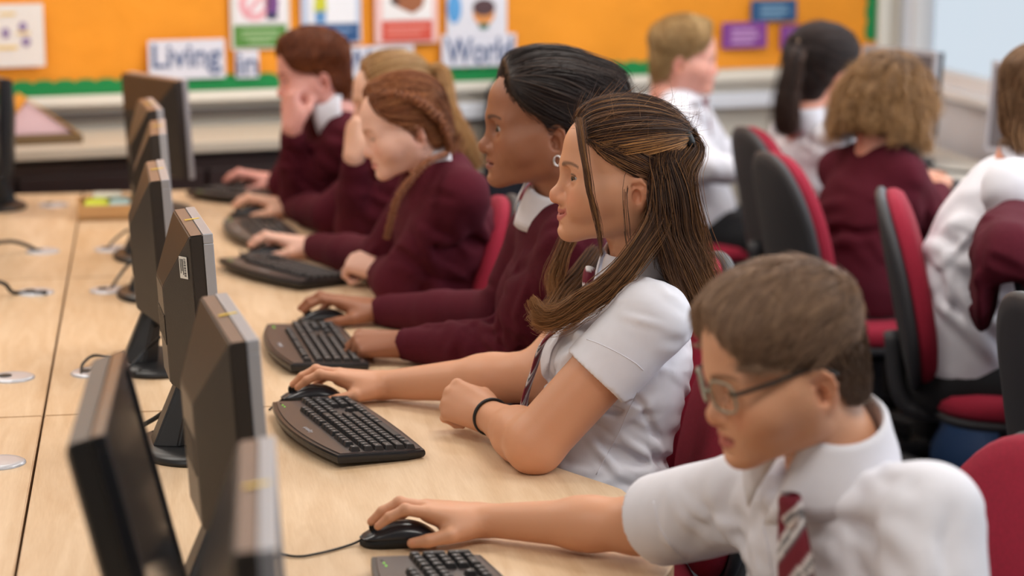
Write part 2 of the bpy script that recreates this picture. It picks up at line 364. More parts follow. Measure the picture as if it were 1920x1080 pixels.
# pink folded card standing on a tray on the cupboard
pk = thing('display_card', 'pink folded display card with an orange edge on a brown tray', 'card'); on_wall(pk)
p0_, p1_ = (wallpt(28, 240)[0], 0), (wallpt(118, 240)[0], 0)
bm = bmesh.new(); xa, xb = p0_[0]-0.12, p1_[0]
bx(bm, ((xa+xb)/2, -0.27, zc+0.017), (xb-xa, 0.24, 0.03), 0.006); frombm('tray', bm, mat('brown_tray', srgb(110, 84, 50), 0.6), pk)
zk = zc+0.034; xp = xa+0.40*(xb-xa); hk = 0.115
bm = bmesh.new()
for (q0, q1) in (((xa+0.01, zk), (xp, zk+hk)), ((xp, zk+hk), (xb-0.01, zk))):
    a = [bm.verts.new((q[0], y, q[1])) for q in (q0, q1) for y in (-0.37, -0.17)]; b = [bm.verts.new((q[0], y, q[1]-0.004)) for q in (q0, q1) for y in (-0.37, -0.17)]
    for f in ((0, 1, 3, 2),): bm.faces.new([a[i] for i in f]); bm.faces.new([b[i] for i in f][::-1])
    for i, j in ((0, 1), (1, 3), (3, 2), (2, 0)): bm.faces.new((a[i], a[j], b[j], b[i]))
frombm('orange_cover', bm, mat('orange_card', srgb(236, 166, 60), 0.6), pk)
bm = bmesh.new(); prism(bm, [(xa+0.02, zk), (xb-0.03, zk), (xp, zk+hk-0.012)], 0.19, 0.362)
for v in bm.verts: v.co = (v.co.x, -v.co.z, v.co.y)
frombm('pink_panel', bm, mat('pink_card', srgb(236, 200, 208), 0.7), pk)
# ceiling lamps (above the picture)
for (lx, ly) in ((-0.9, 1.6), (1.1, 1.6), (-0.9, 4.2), (1.1, 4.2), (2.4, 3.0), (-0.9, 6.4), (1.1, 6.3), (2.4, 6.0)):
    t = thing('ceiling_lamp', 'flat rectangular ceiling lamp with a white frame', 'lamp', (lx, ly, 2.74), group='flat ceiling lamps')
    box('housing', (0, 0, 0.03), (1.2, 0.6, 0.06), m_white, t, 0.004)
    box('diffuser', (0, 0, -0.006), (1.1, 0.5, 0.008), mat('lamp_diffuser', (1, 1, 1), 0.6, emit=(1, 0.95, 0.88, 1.5)), t)
# ------------------------------------------------------------------ desks
m_wood = wood('maple_laminate', srgb(208, 174, 136), srgb(231, 203, 170))
m_edge = mat('desk_edging', srgb(176, 140, 104), 0.5)
m_leg = mat('grey_metal', srgb(120, 122, 128), 0.4, metal=0.6)
m_black = mat('black_plastic', srgb(26, 26, 28), 0.38)
m_rubber = mat('black_rubber', srgb(20, 20, 22), 0.5)
m_silver = mat('silver_plastic', srgb(176, 178, 186), 0.35, metal=0.35)
SEAM = -0.2; TOP = 0.72
KE = 0.92
edge = [(1.55, .60), (2.30, .60), (2.62, .63), (2.74, .685), (2.80, .712), (2.86, .722), (3.00, .730), (3.10, .728), (3.155, .722), (3.19, .71), (3.36, .62), (3.50, .578), (3.62, .575), (3.76, .60), (3.86, .64), (3.94, .645),
        (4.02, .60), (4.15, .555), (4.35, .55), (4.52, .575), (4.64, .63), (4.72, .655), (4.80, .645), (4.90, .575), (5.02, .52), (5.18, .51), (5.30, .545), (5.40, .555), (5.50, .53), (5.62, .50), (5.86, .495), (6.0, .52), (6.1, .52), (6.2, .495), (6.40, .49), (6.60, .49)]
E_ = smoothpath([(a, b, 0) for a, b in edge], 4)[:, :2]
def desk(y0, y1, side, label):
    t = thing('desk', label, 'desk', (0, 0, 0), group='computer desks in two rows')
    ys = [y0]+[a for a in E_[:, 0] if y0 < a < y1]+[y1]; out = []
    for y in ys:
        x = np.interp(y, E_[:, 0], E_[:, 1]); out.append((x if side > 0 else 2*SEAM-x, y))
    g = 0.0022
    out = [(SEAM+g*side, y0+g)]+[(a, min(max(b, y0+g), y1-g)) for a, b in out]+[(SEAM+g*side, y1-g)]
    bm = bmesh.new(); prism(bm, out, TOP-0.025, TOP)
    bm.normal_update()
    for f in bm.faces: f.material_index = 0 if abs(f.normal.z) > 0.5 else 1
    es = [e for e in bm.edges if all(v.co.z > TOP-0.001 for v in e.verts)]
    bmesh.ops.bevel(bm, geom=es, offset=0.0018, segments=2, affect='EDGES')
    frombm('desktop', bm, None, t, mats=[m_wood, m_edge])
    for yy in (y0+0.06, y1-0.06):
        bm = bmesh.new(); xc = SEAM+side*0.34
        bx(bm, (xc, yy, 0.36), (0.06, 0.05, 0.66), 0.004); bx(bm, (xc, yy, 0.02), (0.56, 0.06, 0.04), 0.006); bx(bm, (xc, yy, 0.68), (0.52, 0.05, 0.03)); frombm('leg', bm, m_leg, t)
    box('modesty_panel', (SEAM+side*0.05, (y0+y1)/2, 0.48), (0.018, y1-y0-0.14, 0.40), m_wood, t)
    return t
cuts = [1.56, 3.80, 5.16, 6.595]
for i, wd in enumerate(('nearest', 'middle', 'farthest')):
    desk(cuts[i], cuts[i+1], 1, f'{wd} maple desk under the pupils\' keyboards, right of the long seam')
    desk(cuts[i], cuts[i+1], -1, f'{wd} maple desk left of the long seam, with cable ports in its top')
m_gromm = mat('port_ring', srgb(206, 208, 216), 0.3, metal=0.3)
def port(x, y, label):
    t = thing('cable_port', label, 'cable port', (x, y, TOP), group='round cable ports in the desks')
    bm = bmesh.new(); n = 28; prof = [(0.044, 0), (0.044, 0.002), (0.040, 0.0045), (0.030, 0.0050), (0.0002, 0.0052)]
    rings = [[bm.verts.new((r*math.cos(2*math.pi*k/n), r*math.sin(2*math.pi*k/n), z)) for k in range(n)] for r, z in prof]
    for a, b in zip(rings[:-1], rings[1:]):
        for k in range(n): bm.faces.new((a[k], a[(k+1) % n], b[(k+1) % n], b[k]))
    frombm('ring', bm, m_gromm, t, True)
    bm = bmesh.new(); cyl(bm, (0, 0, 0.0005), (0, 0, 0.002), 0.0125, n=20); bmesh.ops.translate(bm, vec=(-.012, 0, .0048), verts=bm.verts); frombm('opening', bm, m_rubber, t)
    return t
PORTS = {}
for k, pxy, lb in (('a', (22, 709), 'silver cable port left of the seam, level with the rear monitor base'), ('b', (-2, 869), 'silver cable port at the left frame edge, nearest the camera'),
                   ('c', (66, 549), 'silver cable port left of the seam beside a black cable end'), ('d', (80, 472), 'silver cable port left of the seam, farther along the left desks'),
                   ('e', (175, 700), 'cable port with thin black leads behind the stickered monitor'), ('f', (203, 545), 'silver cable port right of the seam beside the fourth monitor base'),
                   ('g', (208, 468), 'silver cable port right of the seam beside a coiled lead'), ('h', (100, 385), 'silver cable port near the black monitor at far left')):
    p = onz(*pxy); PORTS[k] = p; port(p[0], p[1], lb)
# ------------------------------------------------------------------ monitors
m_shell = mat('brown_black_shell', srgb(46, 40, 37), 0.40, noise=(30, 0.08), bump=(500, 0.15))
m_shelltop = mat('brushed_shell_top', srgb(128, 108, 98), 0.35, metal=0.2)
m_bezelblack = mat('gloss_black_bezel', srgb(22, 24, 30), 0.2)
m_screen = mat('dark_screen', (0.012, 0.013, 0.016), 0.12, spec=0.6)
m_tape = mat('yellow_tape', srgb(238, 200, 70), 0.6)
m_label = mat('white_label', srgb(226, 226, 222), 0.5); m_ink = mat('label_ink', srgb(40, 40, 44), 0.6)
def make_monitor(w=0.345, h=0.285, z0=0.095, silver=True, tape=True, sticker=False, name='monitor', lit=None, tilt=3.0, bulge=.044, stand_dx=0.034, slab=.037):
    """screen faces local +X; origin on the desk at the stand"""
    t = thing(name, 'm', 'monitor')
    fx = 0.072; zc = z0+h/2
    bm = bmesh.new()                                         # frame: a ring with depth
    b_ = 0.016
    for (cy, cz, sy, sz) in ((0, z0+h-b_/2, w, b_), (0, z0+b_/2, w, b_), (w/2-b_/2, zc, b_, h-2*b_), (-w/2+b_/2, zc, b_, h-2*b_)):
        bx(bm, (fx-0.008, cy, cz), (0.016, sy, sz), 0.0015)
    frombm('bezel', bm, m_silver if silver else m_bezelblack, t)
    bm = bmesh.new(); bx(bm, (fx-0.007, 0, zc), (0.008, w-2*b_, h-2*b_)); frombm('screen', bm, lit or m_screen, t)
    bm = bmesh.new()                                         # slab and tapering back
    def ring(x, hw, z_lo, z_hi): return [bm.verts.new((x, -hw, z_lo)), bm.verts.new((x, hw, z_lo)), bm.verts.new((x, hw, z_hi)), bm.verts.new((x, -hw, z_hi))]
    r0 = ring(fx-0.0155, w/2-0.001, z0+0.001, z0+h-0.001); r1 = ring(fx-slab, w/2-0.002, z0+0.002, z0+h-0.002); r2 = ring(fx-slab-bulge, w/2-0.085*min(1, bulge/.04), z0+0.025, z0+h-0.095*min(1, bulge/.04)); 
    for a, b in ((r0, r1), (r1, r2)):
        for k in range(4):
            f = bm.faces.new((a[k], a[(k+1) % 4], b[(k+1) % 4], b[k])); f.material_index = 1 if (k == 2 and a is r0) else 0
    bm.faces.new(r0[::-1]); bm.faces.new(r2)
    bmesh.ops.bevel(bm, geom=bm.edges[:], offset=0.0022, segments=2, affect='EDGES')
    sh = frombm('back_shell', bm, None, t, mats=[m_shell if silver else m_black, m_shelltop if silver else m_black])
    bm = bmesh.new()
    for k in range(9): bx(bm, (fx-slab-.0006-bulge, -0.055+k*0.0135, z0+0.115), (0.0012, 0.006, 0.05))
    frombm('vent', bm, m_black, sh)
    bm = bmesh.new(); prism(bm, [(-0.055, -0.03), (-0.015, -0.045), (0.012, -0.035), (0.012, 0.035), (-0.015, 0.045), (-0.055, 0.03)], 0.014, z0+0.03)
    for v in bm.verts:
        k = (v.co.z-0.014)/(z0+0.016); v.co.x = v.co.x*(1-0.55*k)+0.022*k-0.004; v.co.y *= 1-0.3*k
    bmesh.ops.bevel(bm, geom=bm.edges[:], offset=0.003, segments=2, affect='EDGES')
    frombm('stand_neck', bm, m_black, t)
    bm = bmesh.new(); n = 36; prof = [(1.0, 0), (1.0, 0.006), (0.97, 0.011), (0.86, 0.0155), (0.0, 0.018)]; rs = []
    for s, z in prof[:-1]: rs.append([bm.verts.new((0.012+0.098*s*math.cos(2*math.pi*k/n), 0.125*s*math.sin(2*math.pi*k/n), z)) for k in range(n)])
    for a, b in zip(rs[:-1], rs[1:]):
        for k in range(n): bm.faces.new((a[k], a[(k+1) % n], b[(k+1) % n], b[k]))
    bm.faces.new(rs[-1]); bm.faces.new(rs[0][::-1]); frombm('base', bm, m_black, t, True)
    if stand_dx:
        for o in [x for x in bpy.data.objects if x.parent == t and x.name.split('.')[0] in ('stand_neck', 'base')]: o.data.transform(Matrix.Translation((stand_dx, 0, 0)))
    if tape:
        bm = bmesh.new(); bx(bm, (fx-0.018, 0.012, z0+h+0.0004), (0.026, 0.005, 0.0010), rot=(0, 0, 0.35)); frombm('tape_mark', bm, m_tape, t)
    if sticker:
        # asset sticker on the near sloping side
        a = np.array([fx-slab, -w/2+0.002, z0+h-0.002]); b = np.array([fx-slab-bulge, -w/2+0.085, z0+h-0.095])
        u = np.array([fx-slab, -w/2+0.002, z0+0.002])-a; u /= np.linalg.norm(u)
        c = np.array([fx-slab-bulge, -w/2+0.085, z0+0.025])-np.array([fx-slab, -w/2+0.002, z0+0.002]); nn = np.cross(u, c); nn /= np.linalg.norm(nn)
        if nn[1] > 0: nn = -nn
        v_ = np.cross(nn, u); o_ = a+u*0.052+(b-a)*0.05*0+np.cross(nn, u)*0
        inw = np.array([fx-0.118, 0, 0])-np.array([fx-0.058, 0, 0]); v_ = v_ if v_[0] < 0 else -v_
        Q = lambda s, r, k: tuple(a+u*(0.035+s)+v_*(0.012+r)+nn*(0.0012+k))
        def patch(name, rects, m, k, par):
            vs, fs = [], []
            for (s0, s1, r0_, r1_) in rects:
                i = len(vs)
                for kk in (0.0, k):
                    vs += [Q(s0, r0_, kk), Q(s1, r0_, kk), Q(s1, r1_, kk), Q(s0, r1_, kk)]
                fs += [(i+4, i+5, i+6, i+7), (i, i+1, i+5, i+4), (i+1, i+2, i+6, i+5), (i+2, i+3, i+7, i+6), (i+3, i, i+4, i+7)]
            return new(name, vs, fs, m, par)
        st = patch('asset_sticker', [(0, 0.036, 0, 0.022)], m_label, 0.0006, t)
        rr = random.Random(4); bars = []; s = 0.003
        while s < 0.033: wv = rr.choice((0.0007, 0.0012, 0.0018)); bars.append((s, s+wv, 0.003, 0.0085)); s += wv+rr.choice((0.0008, 0.0014))
        bars += [(0.004, 0.030, 0.0105, 0.0122), (0.004, 0.024, 0.0140, 0.0155), (0.004, 0.028, 0.0175, 0.0190)]
        patch('sticker_print', bars, m_ink, 0.0010, st)
    T = Matrix.Translation((fx, 0, z0+h)) @ Matrix.Rotation(R(-tilt), 4, 'Y') @ Matrix.Translation((-fx, 0, -z0-h))       # the panel leans back on its stand
    for o in [x for x in bpy.data.objects if x.parent == t and x.name.split('.')[0] in ('bezel', 'screen', 'back_shell', 'tape_mark', 'asset_sticker')]:
        o.data.transform(T)
        for c in [x for x in bpy.data.objects if x.parent == o]: c.data.transform(T)
    return t
def put_monitor(t, near, far, zt, label, w, group='monitors along the pupils\' row'):
    """stand a monitor so its top front edge runs from picture point near to far at height zt"""
    A = onz(*near, zt); B = onz(*far, zt); yaw = math.atan2(-(B-A)[0], (B-A)[1]); d = np.array([-math.sin(yaw), math.cos(yaw)])
    ctr = A[:2]+d*w/2; f = np.array([math.cos(yaw), math.sin(yaw)])
    o = ctr-f*0.072; t.location = (o[0], o[1], TOP+0.0005); t.rotation_euler = (0, 0, yaw); tag(t, label, 'monitor', group); return t
ZT = 1.11; HT = ZT-TOP
mk = lambda w, **k: make_monitor(w=w, z0=HT-0.283, h=0.283, **k)
put_monitor(mk(0.375), (520, 1030), (515, 815), ZT, 'silver-edged monitor nearest the camera, cut off by the bottom frame edge', 0.375)
put_monitor(make_monitor(w=.40, z0=HT-.345, h=.345, silver=False, tape=False, tilt=13, bulge=.006, stand_dx=.105, slab=.040), (197, 815), (227, 688), ZT, 'black monitor at bottom left turned to show its dark screen', 0.40)
put_monitor(mk(0.312), (487, 637), (425, 548), ZT, 'silver-edged monitor in front of the boy with glasses', 0.312)
put_monitor(mk(0.29, sticker=True), (399, 438), (365, 388), ZT, 'silver-edged monitor with a barcode sticker on its back', 0.29)
put_monitor(mk(0.30), (318, 337), (309, 305), ZT, 'silver-edged monitor fourth along, just behind the stickered one', 0.30)
put_monitor(mk(0.30), (312, 251), (310, 225), ZT, 'silver-edged monitor facing the braided girl', 0.30)
put_monitor(mk(0.29), (306, 205), (290, 188), ZT, 'silver-edged monitor facing the blonde girl', 0.29)
t = mk(0.33, tape=False); c = onz(322, 163, 1.09); yaw = R(28); t.rotation_euler = (0, 0, yaw); t.location = (c[0]+0.045-0.072*math.cos(yaw)-0.165*math.sin(yaw)+0.0, c[1]-0.072*math.sin(yaw)+0.165*math.cos(yaw), TOP+0.0005)
tag(t, 'dark-backed monitor turned away beside the red-haired boy', 'monitor', 'monitors along the pupils\' row')
t = mk(0.36, silver=False, tape=False, name='monitor'); t.rotation_euler = (0, 0, R(205)); t.location = (-0.415, 6.36, TOP+0.0005)
tag(t, 'black monitor standing at the far end of the left desks', 'monitor')
# cables on the desks
def zz(x, y, z=TOP): p = onz(x, y, z); return (p[0], p[1], p[2])
def cab(label, pts, r=0.0035, name='cable', grp='black leads on the desks'): return tag(cable(name, pts, r, m_rubber), label, 'cable', grp)
cab('thick black lead curving from under the stickered monitor to the desk', [zz(352, 712, 0.83), zz(340, 740, 0.80), zz(300, 778, 0.755), zz(255, 803, 0.728), zz(215, 818, 0.7235), zz(150, 822, 0.7235)], 0.0045)
t = cab('thinner black lead with a ferrite lump beside the monitor stand', [zz(356, 742, 0.81), zz(345, 772, 0.79), zz(325, 790, 0.765), zz(300, 805, 0.745), zz(268, 818, 0.7232), zz(215, 842, 0.7232)], 0.0032)
bm = bmesh.new(); cyl(bm, zz(334, 783, 0.777), zz(300, 803, 0.747), 0.0085, n=14); frombm('ferrite_lump', bm, m_rubber, t, True)
cab('black lead rising behind the stickered monitor to its rear neighbour', [zz(305, 595, 0.83), zz(280, 622, 0.79), zz(245, 655, 0.745), zz(213, 672, 0.7255), zz(190, 682, 0.7245), zz(170, 699, 0.7225)], 0.0045)
cab('thin black lead looping into the port behind the stickered monitor', [zz(235, 685, 0.725), zz(205, 672, 0.735), zz(175, 667, 0.735), zz(155, 683, 0.73), zz(152, 703, 0.7225)], 0.003)
cab('thin black lead crossing the rear monitor base', [zz(300, 632, 0.80), zz(275, 655, 0.765), zz(240, 690, 0.741), zz(222, 694, 0.728)], 0.003)
cab('black lead looping beside the fourth monitor', [zz(268, 487, 0.77), zz(245, 492, 0.765), zz(222, 520, 0.735), zz(206, 544, 0.7225)], 0.004)
cab('black lead coiled beside the fifth monitor base', [zz(262, 425, 0.765), zz(232, 436, 0.75), zz(205, 462, 0.7235), zz(225, 468, 0.7235), zz(240, 462, 0.7235)], 0.0035)
cab('black lead dropping to a port on the left desks', [zz(-10, 455, 0.755), zz(25, 453, 0.75), zz(55, 462, 0.735), zz(72, 472, 0.7225)], 0.005)
cab('black lead lying over a port at the left frame edge', [zz(-15, 525, 0.755), zz(10, 533, 0.75), zz(28, 549, 0.725), zz(88, 548, 0.7272)], 0.005)
for (x, y, lb) in ((-8, 466, 'dark monitor foot at left frame edge beside the upper lead'), (-12, 542, 'dark monitor foot at left frame edge beside the lower lead')):
    p = onz(x, y); bm = bmesh.new(); n = 28
    rs = [[bm.verts.new((0.10*s*math.cos(2*math.pi*k/n), 0.09*s*math.sin(2*math.pi*k/n), z)) for k in range(n)] for s, z in ((1, 0), (1, 0.007), (0.9, 0.014), (0.35, 0.02), (0.22, 0.10), (0.2, 0.16))]
    for a, b in zip(rs[:-1], rs[1:]):
        for k in range(n): bm.faces.new((a[k], a[(k+1) % n], b[(k+1) % n], b[k]))
    bm.faces.new(rs[-1]); bm.faces.new(rs[0][::-1])
    t = make_monitor(w=0.34, z0=HT-0.283, h=0.283, silver=False, tape=False); bm.free(); t.location = (p[0]-0.085, p[1]+0.03, TOP+0.0005); t.rotation_euler = (0, 0, R(182))
    tag(t, lb.replace('dark monitor foot', 'black monitor, only its foot showing'), 'monitor')
# ------------------------------------------------------------------ keyboards and mice
m_kbtop = mat('warm_grey_keyboard', srgb(78, 68, 66), 0.32, metal=0.25, bump=(900, 0.1))
m_kbrim = mat('black_keyboard_rim', srgb(24, 25, 29), 0.3)
m_key = mat('black_key', srgb(34, 33, 35), 0.42)
m_legend = mat('key_legend', srgb(190, 190, 196), 0.6)
m_led = mat('green_led', srgb(120, 230, 60), 0.4, emit=(0.35, 1.0, 0.12, .7))
U = 0.0186; KEYM = {}
def keymesh(w, d):
    k = (round(w, 3), round(d, 3))
    if k in KEYM: return KEYM[k]
    bm = bmesh.new(); g = 0.0011; hw, hd = w*U/2-g, d*U/2-g
    a = [bm.verts.new((x, y, 0)) for x, y in ((-hd, -hw), (hd, -hw), (hd, hw), (-hd, hw))]
    b = [bm.verts.new((x-0.0008, y, 0.0082)) for x, y in ((-hd+.0025, -hw+.0022), (hd-.0025, -hw+.0022), (hd-.0025, hw-.0022), (-hd+.0025, hw-.0022))]
    bm.faces.new(b)
    for i in range(4): bm.faces.new((a[i], a[(i+1) % 4], b[(i+1) % 4], b[i]))
    bmesh.ops.bevel(bm, geom=[e for e in bm.edges if any(v.co.z > 0.004 for v in e.verts)], offset=0.0008, segments=1, affect='EDGES')
    # legend: a short mark printed on the cap
    if w < 2.6:
        c = [bm.verts.new((-0.0008+x-hd*0.25, y-hw*0.3, 0.00835)) for x, y in ((-0.0016, -0.0012), (0.0016, -0.0012), (0.0016, 0.0012), (-0.0016, 0.0012))]
        f = bm.faces.new(c); f.material_index = 1
    me = bpy.data.meshes.new('key'); bm.to_mesh(me); bm.free(); me.materials.append(m_key); me.materials.append(m_legend); KEYM[k] = me; return me
def layout():
    L = []; x0 = -11.15
    rows = [[(1, 1)]*1, ]
    def row(r, xs, d=1): 
        for (c, w) in xs: L.append((r, c, w, d))
    run = lambda s, ws: [(s+sum(ws[:i])+ws[i]/2, ws[i]) for i in range(len(ws))]
    row(0, run(0, [1])+run(2, [1]*4)+run(6.5, [1]*4)+run(11, [1]*4)+run(15.25, [1]*3))
    row(1.25, run(0, [1]*13+[2])+run(15.25, [1]*3)+run(18.5, [1]*4))
    row(2.25, run(0, [1.5]+[1]*12+[1.5])+run(15.25, [1]*3)+run(18.5, [1]*3))
    row(3.25, run(0, [1.75]+[1]*11+[2.25])+run(18.5, [1]*3))
    row(4.25, run(0, [2.25]+[1]*10+[2.75])+run(16.25, [1])+run(18.5, [1]*3))
    row(5.25, run(0, [1.5, 1.25, 1.25, 6, 1.25, 1.25, 1.25, 1.25])+run(15.25, [1]*3)+run(18.5, [2, 1]))
    L.append((2.75, 22, 1, 2)); L.append((4.75, 22, 1, 2))
    return [((r-2.6)*U*0.98+0.008, (c-11.25)*U, w, d) for r, c, w, d in L]
KL = layout()
def make_keyboard(name='keyboard', detailed=True):
    """back edge towards local -X, user at +X, numpad at +Y"""
    t = thing(name, 'k', 'keyboard'); hw = 0.222; out = []
    n = 16
    for i in range(n+1): y = -hw+2*hw*i/n; out.append((-0.075-0.026*(1-(y/hw)**2), y))        # bulging back edge
    out += [(0.045, hw*0.985), (0.075, hw*0.95)]
    for i in range(n+1): y = hw*0.95-1.9*hw*i/n; out.append((0.080+0.006*(1-(y/hw)**2), y))
    out += [(0.045, -hw*0.985)]
    tilt = lambda x: 0.017-0.055*x
    bm = bmesh.new(); m = len(out)
    L = []
    for s, dz in ((0.97, -0.012), (1.0, -0.006), (1.0, -0.002), (0.985, 0.0015)):
        L.append([bm.verts.new((x*s, y*(1-(1-s)*0.4), (tilt(x)+dz) if dz > -0.012 else max(0.002, tilt(x)-0.013))) for x, y in out])
    for a, b in zip(L[:-1], L[1:]):
        for k in range(m): bm.faces.new((a[k], a[(k+1) % m], b[(k+1) % m], b[k]))
    bm.faces.new(L[0][::-1]); bm.faces.new(L[-1]); frombm('rim', bm, m_kbrim, t, False)
    bm = bmesh.new(); s = 0.93
    a = [bm.verts.new((x*0.92, y*0.972, tilt(x*0.92)+0.0012)) for x, y in out]; b = [bm.verts.new((x*0.91, y*0.968, tilt(x*0.91)+0.0036)) for x, y in out]
    for k in range(m): bm.faces.new((a[k], a[(k+1) % m], b[(k+1) % m], b[k]))
    bm.faces.new(b); frombm('top_plate', bm, m_kbtop, t)
    if detailed:
        for (x, y, w, d) in KL:
            o = bpy.data.objects.new('key', keymesh(w, d)); C.objects.link(o); o.parent = t; o.location = (x, y, tilt(x)+0.0034); o.rotation_euler = (0, 0.055, 0)
    else:
        vs, fs, mi = [], [], []
        for (x, y, w, d) in KL:
            me = keymesh(w, d); i = len(vs); vs += [(v.co.x+x, v.co.y+y, v.co.z+tilt(x)+0.0034) for v in me.vertices]
            fs += [tuple(i+k for k in p.vertices) for p in me.polygons]; mi += [p.material_index for p in me.polygons]
        tag(new('keys', vs, fs, None, t, mats=[m_key, m_legend], mi=mi), kind='stuff')
    # maker's wordmark and lock lights
    cu = bpy.data.curves.new('wordmark', 'FONT'); cu.body = 'Logitech'; cu.size = 0.013; cu.align_x = 'CENTER'; cu.extrude = 0.0001
    to = bpy.data.objects.new('wordmark', cu); C.objects.link(to); me = bpy.data.meshes.new_from_object(to.evaluated_get(bpy.context.evaluated_depsgraph_get())); bpy.data.objects.remove(to)
    me.materials.clear(); me.materials.append(m_legend)
    for v in me.vertices: x, y, z = v.co; v.co = (-0.071-y, x-0.03, tilt(-0.071-y)+0.0042+z)
    lo = bpy.data.objects.new('wordmark', me); C.objects.link(lo); lo.parent = t
    for k in range(3): 
        bm = bmesh.new(); cyl(bm, (-0.066, 0.165+k*0.014, tilt(-0.066)+0.003), (-0.066, 0.165+k*0.014, tilt(-0.066)+0.0046), 0.0015, n=12); frombm('lock_light', bm, m_led if k < 2 else m_kbrim, t)
    return t
def put_kb(t, nl, fl, label, group='keyboards in front of the pupils'):
    A = onz(*nl); B = onz(*fl); yaw = math.atan2(-(B-A)[0], (B-A)[1]); t.scale = (1, .88, 1); c = A+(B-A)/np.linalg.norm(B-A)*.222*.88; f = np.array([math.cos(yaw), math.sin(yaw)])
    t.location = (c[0]+f[0]*0.075, c[1]+f[1]*0.075, TOP+0.0004); t.rotation_euler = (0, 0, yaw); tag(t, label, 'keyboard', group); return t
k2 = put_kb(make_keyboard(), (633, 880), (500, 768), 'black keyboard under the long-haired girl\'s mouse hand')
k3 = put_kb(make_keyboard(), (545, 705), (506, 636), 'black keyboard under the dark-skinned girl\'s mouse hand')
k1 = put_kb(make_keyboard(), (838, 1258), (690, 1066), 'black keyboard with green lights, at the boy\'s elbow by the frame\'s bottom edge')
k4 = put_kb(make_keyboard(detailed=False), (563, 547), (404, 500), 'black keyboard seen end-on in front of the braided girl')
k5 = put_kb(make_keyboard(detailed=False), (464, 468), (425, 428), 'black keyboard beside the blonde girl\'s right hand')
k6 = put_kb(make_keyboard(detailed=False), (545, 392), (342, 372), 'black keyboard in front of the red-haired boy, farthest along the desks')
def make_mouse(name='computer_mouse'):
    """nose to local +X"""
    t = thing(name, 'm', 'mouse')
    def body(nm, z0f, z1f, sc, m):
        n, q = 22, 18; vs = []; fs = []
        for i in range(n+1):
            u = i/n; x = -0.056+0.112*u; wd = (0.031*(1-abs(2*u-1)**3.2)**0.5)*(1-0.10*math.sin(math.pi*u)) if 0 < u < 1 else 0.002
            top = 0.006+0.032*(max(0, math.sin(math.pi*min(1, (u*0.93+0.04))))**0.75)*(1.05-0.35*u)
            for k in range(q+1):
                a = math.pi*k/q; vs.append((x, wd*sc*math.cos(a), z0f+(top*z1f-z0f)*max(0, math.sin(a))**0.75))
        for i in range(n):
            for k in range(q): a = i*(q+1)+k; fs.append((a, a+1, a+q+2, a+q+1))
        bot = [i*(q+1) for i in range(n+1)]+[i*(q+1)+q for i in range(n, -1, -1)]
        fs.append(tuple(bot)); return new(nm, vs, fs, m, t, True)
    body('body', 0.001, 0.86, 1.0, m_rubber); b = body('top_shell', 0.012, 1.0, 0.95, mat('gloss_grey_shell', srgb(46, 48, 54), 0.22))
    bm = bmesh.new(); cyl(bm, (0.034, -0.004, 0.026), (0.034, 0.004, 0.026), 0.0085, n=16); frombm('scroll_wheel', bm, m_rubber, t)
    return t
MICE = {}
def put_mouse(key, px_, yaw, label, cord=None):
    t = make_mouse(); p = onz(*px_); t.location = (p[0], p[1], TOP+0.0004); t.rotation_euler = (0, 0, yaw); tag(t, label, 'mouse', 'mice under the pupils\' hands'); MICE[key] = (p, yaw)
    if cord:
        M = Matrix.Translation(t.location) @ Matrix.Rotation(yaw, 4, 'Z'); Mi = M.inverted()
        pts = [(0.052, 0, 0.008)]+[tuple(Mi @ Vector(zz(x, y, TOP+0.0028))) for x, y in cord]
        o = cable('cord', pts, 0.0018, m_rubber, t)
    return t
put_mouse('g2', (584, 755), R(176), 'dark mouse under the long-haired girl\'s right hand', [(505, 768)])
put_mouse('boy', (747, 1019), R(178), 'dark mouse held by the boy in glasses', [(655, 1022), (600, 1037), (552, 1043), (500, 1030)])
put_mouse('dark', (606, 608), R(172), 'dark mouse under the hand of the girl with hoop earrings', [(540, 622), (500, 628)])
put_mouse('braid', (498, 484), R(172), 'dark mouse under the braided girl\'s right hand', [(450, 470)])
put_mouse('blonde', (468, 408), R(172), 'dark mouse under the blonde girl\'s right hand', [(430, 400)])
put_mouse('far', (452, 360), R(172), 'dark mouse under the red-haired boy\'s right hand', [(410, 352)])
# wooden tray of bits near the far end
p = onz(202, 404)
t = thing('wooden_tray', 'small wooden tray holding yellow and blue packets beside the far seam', 'tray', (p[0], p[1], TOP), R(2))
bm = bmesh.new()
bx(bm, (0, 0, 0.006), (0.17, 0.20, 0.012)); bx(bm, (0, -0.096, 0.022), (0.17, 0.008, 0.044), 0.002); bx(bm, (0, 0.096, 0.022), (0.17, 0.008, 0.044), 0.002)
bx(bm, (-0.081, 0, 0.022), (0.008, 0.184, 0.044), 0.002); bx(bm, (0.081, 0, 0.022), (0.008, 0.184, 0.044), 0.002); frombm('tray_body', bm, mat('tray_wood', srgb(206, 160, 108), 0.5), t)
for (nm, dx, dy, dz, s, col, lb) in (('packet', -0.03, -0.02, 0.030, (0.07, 0.10, 0.035), (206, 220, 60), 'yellow-green packet in the wooden tray'), ('packet', 0.035, 0.01, 0.028, (0.06, 0.11, 0.030), (170, 204, 206), 'pale blue packet in the wooden tray'), ('packet', 0.0, 0.05, 0.052, (0.08, 0.06, 0.012), (226, 226, 214), 'small white packet lying across the packets in the tray')):
    bm = bmesh.new(); bx(bm, (0, 0, 0), s, min(s)*0.4, seg=3)
    o = frombm(nm, bm, mat('packet_%d' % col[0], srgb(*col), 0.5), None, True); o.location = (p[0]+dx, p[1]+dy, TOP+dz); tag(o, lb, 'packet', 'packets in the wooden tray')
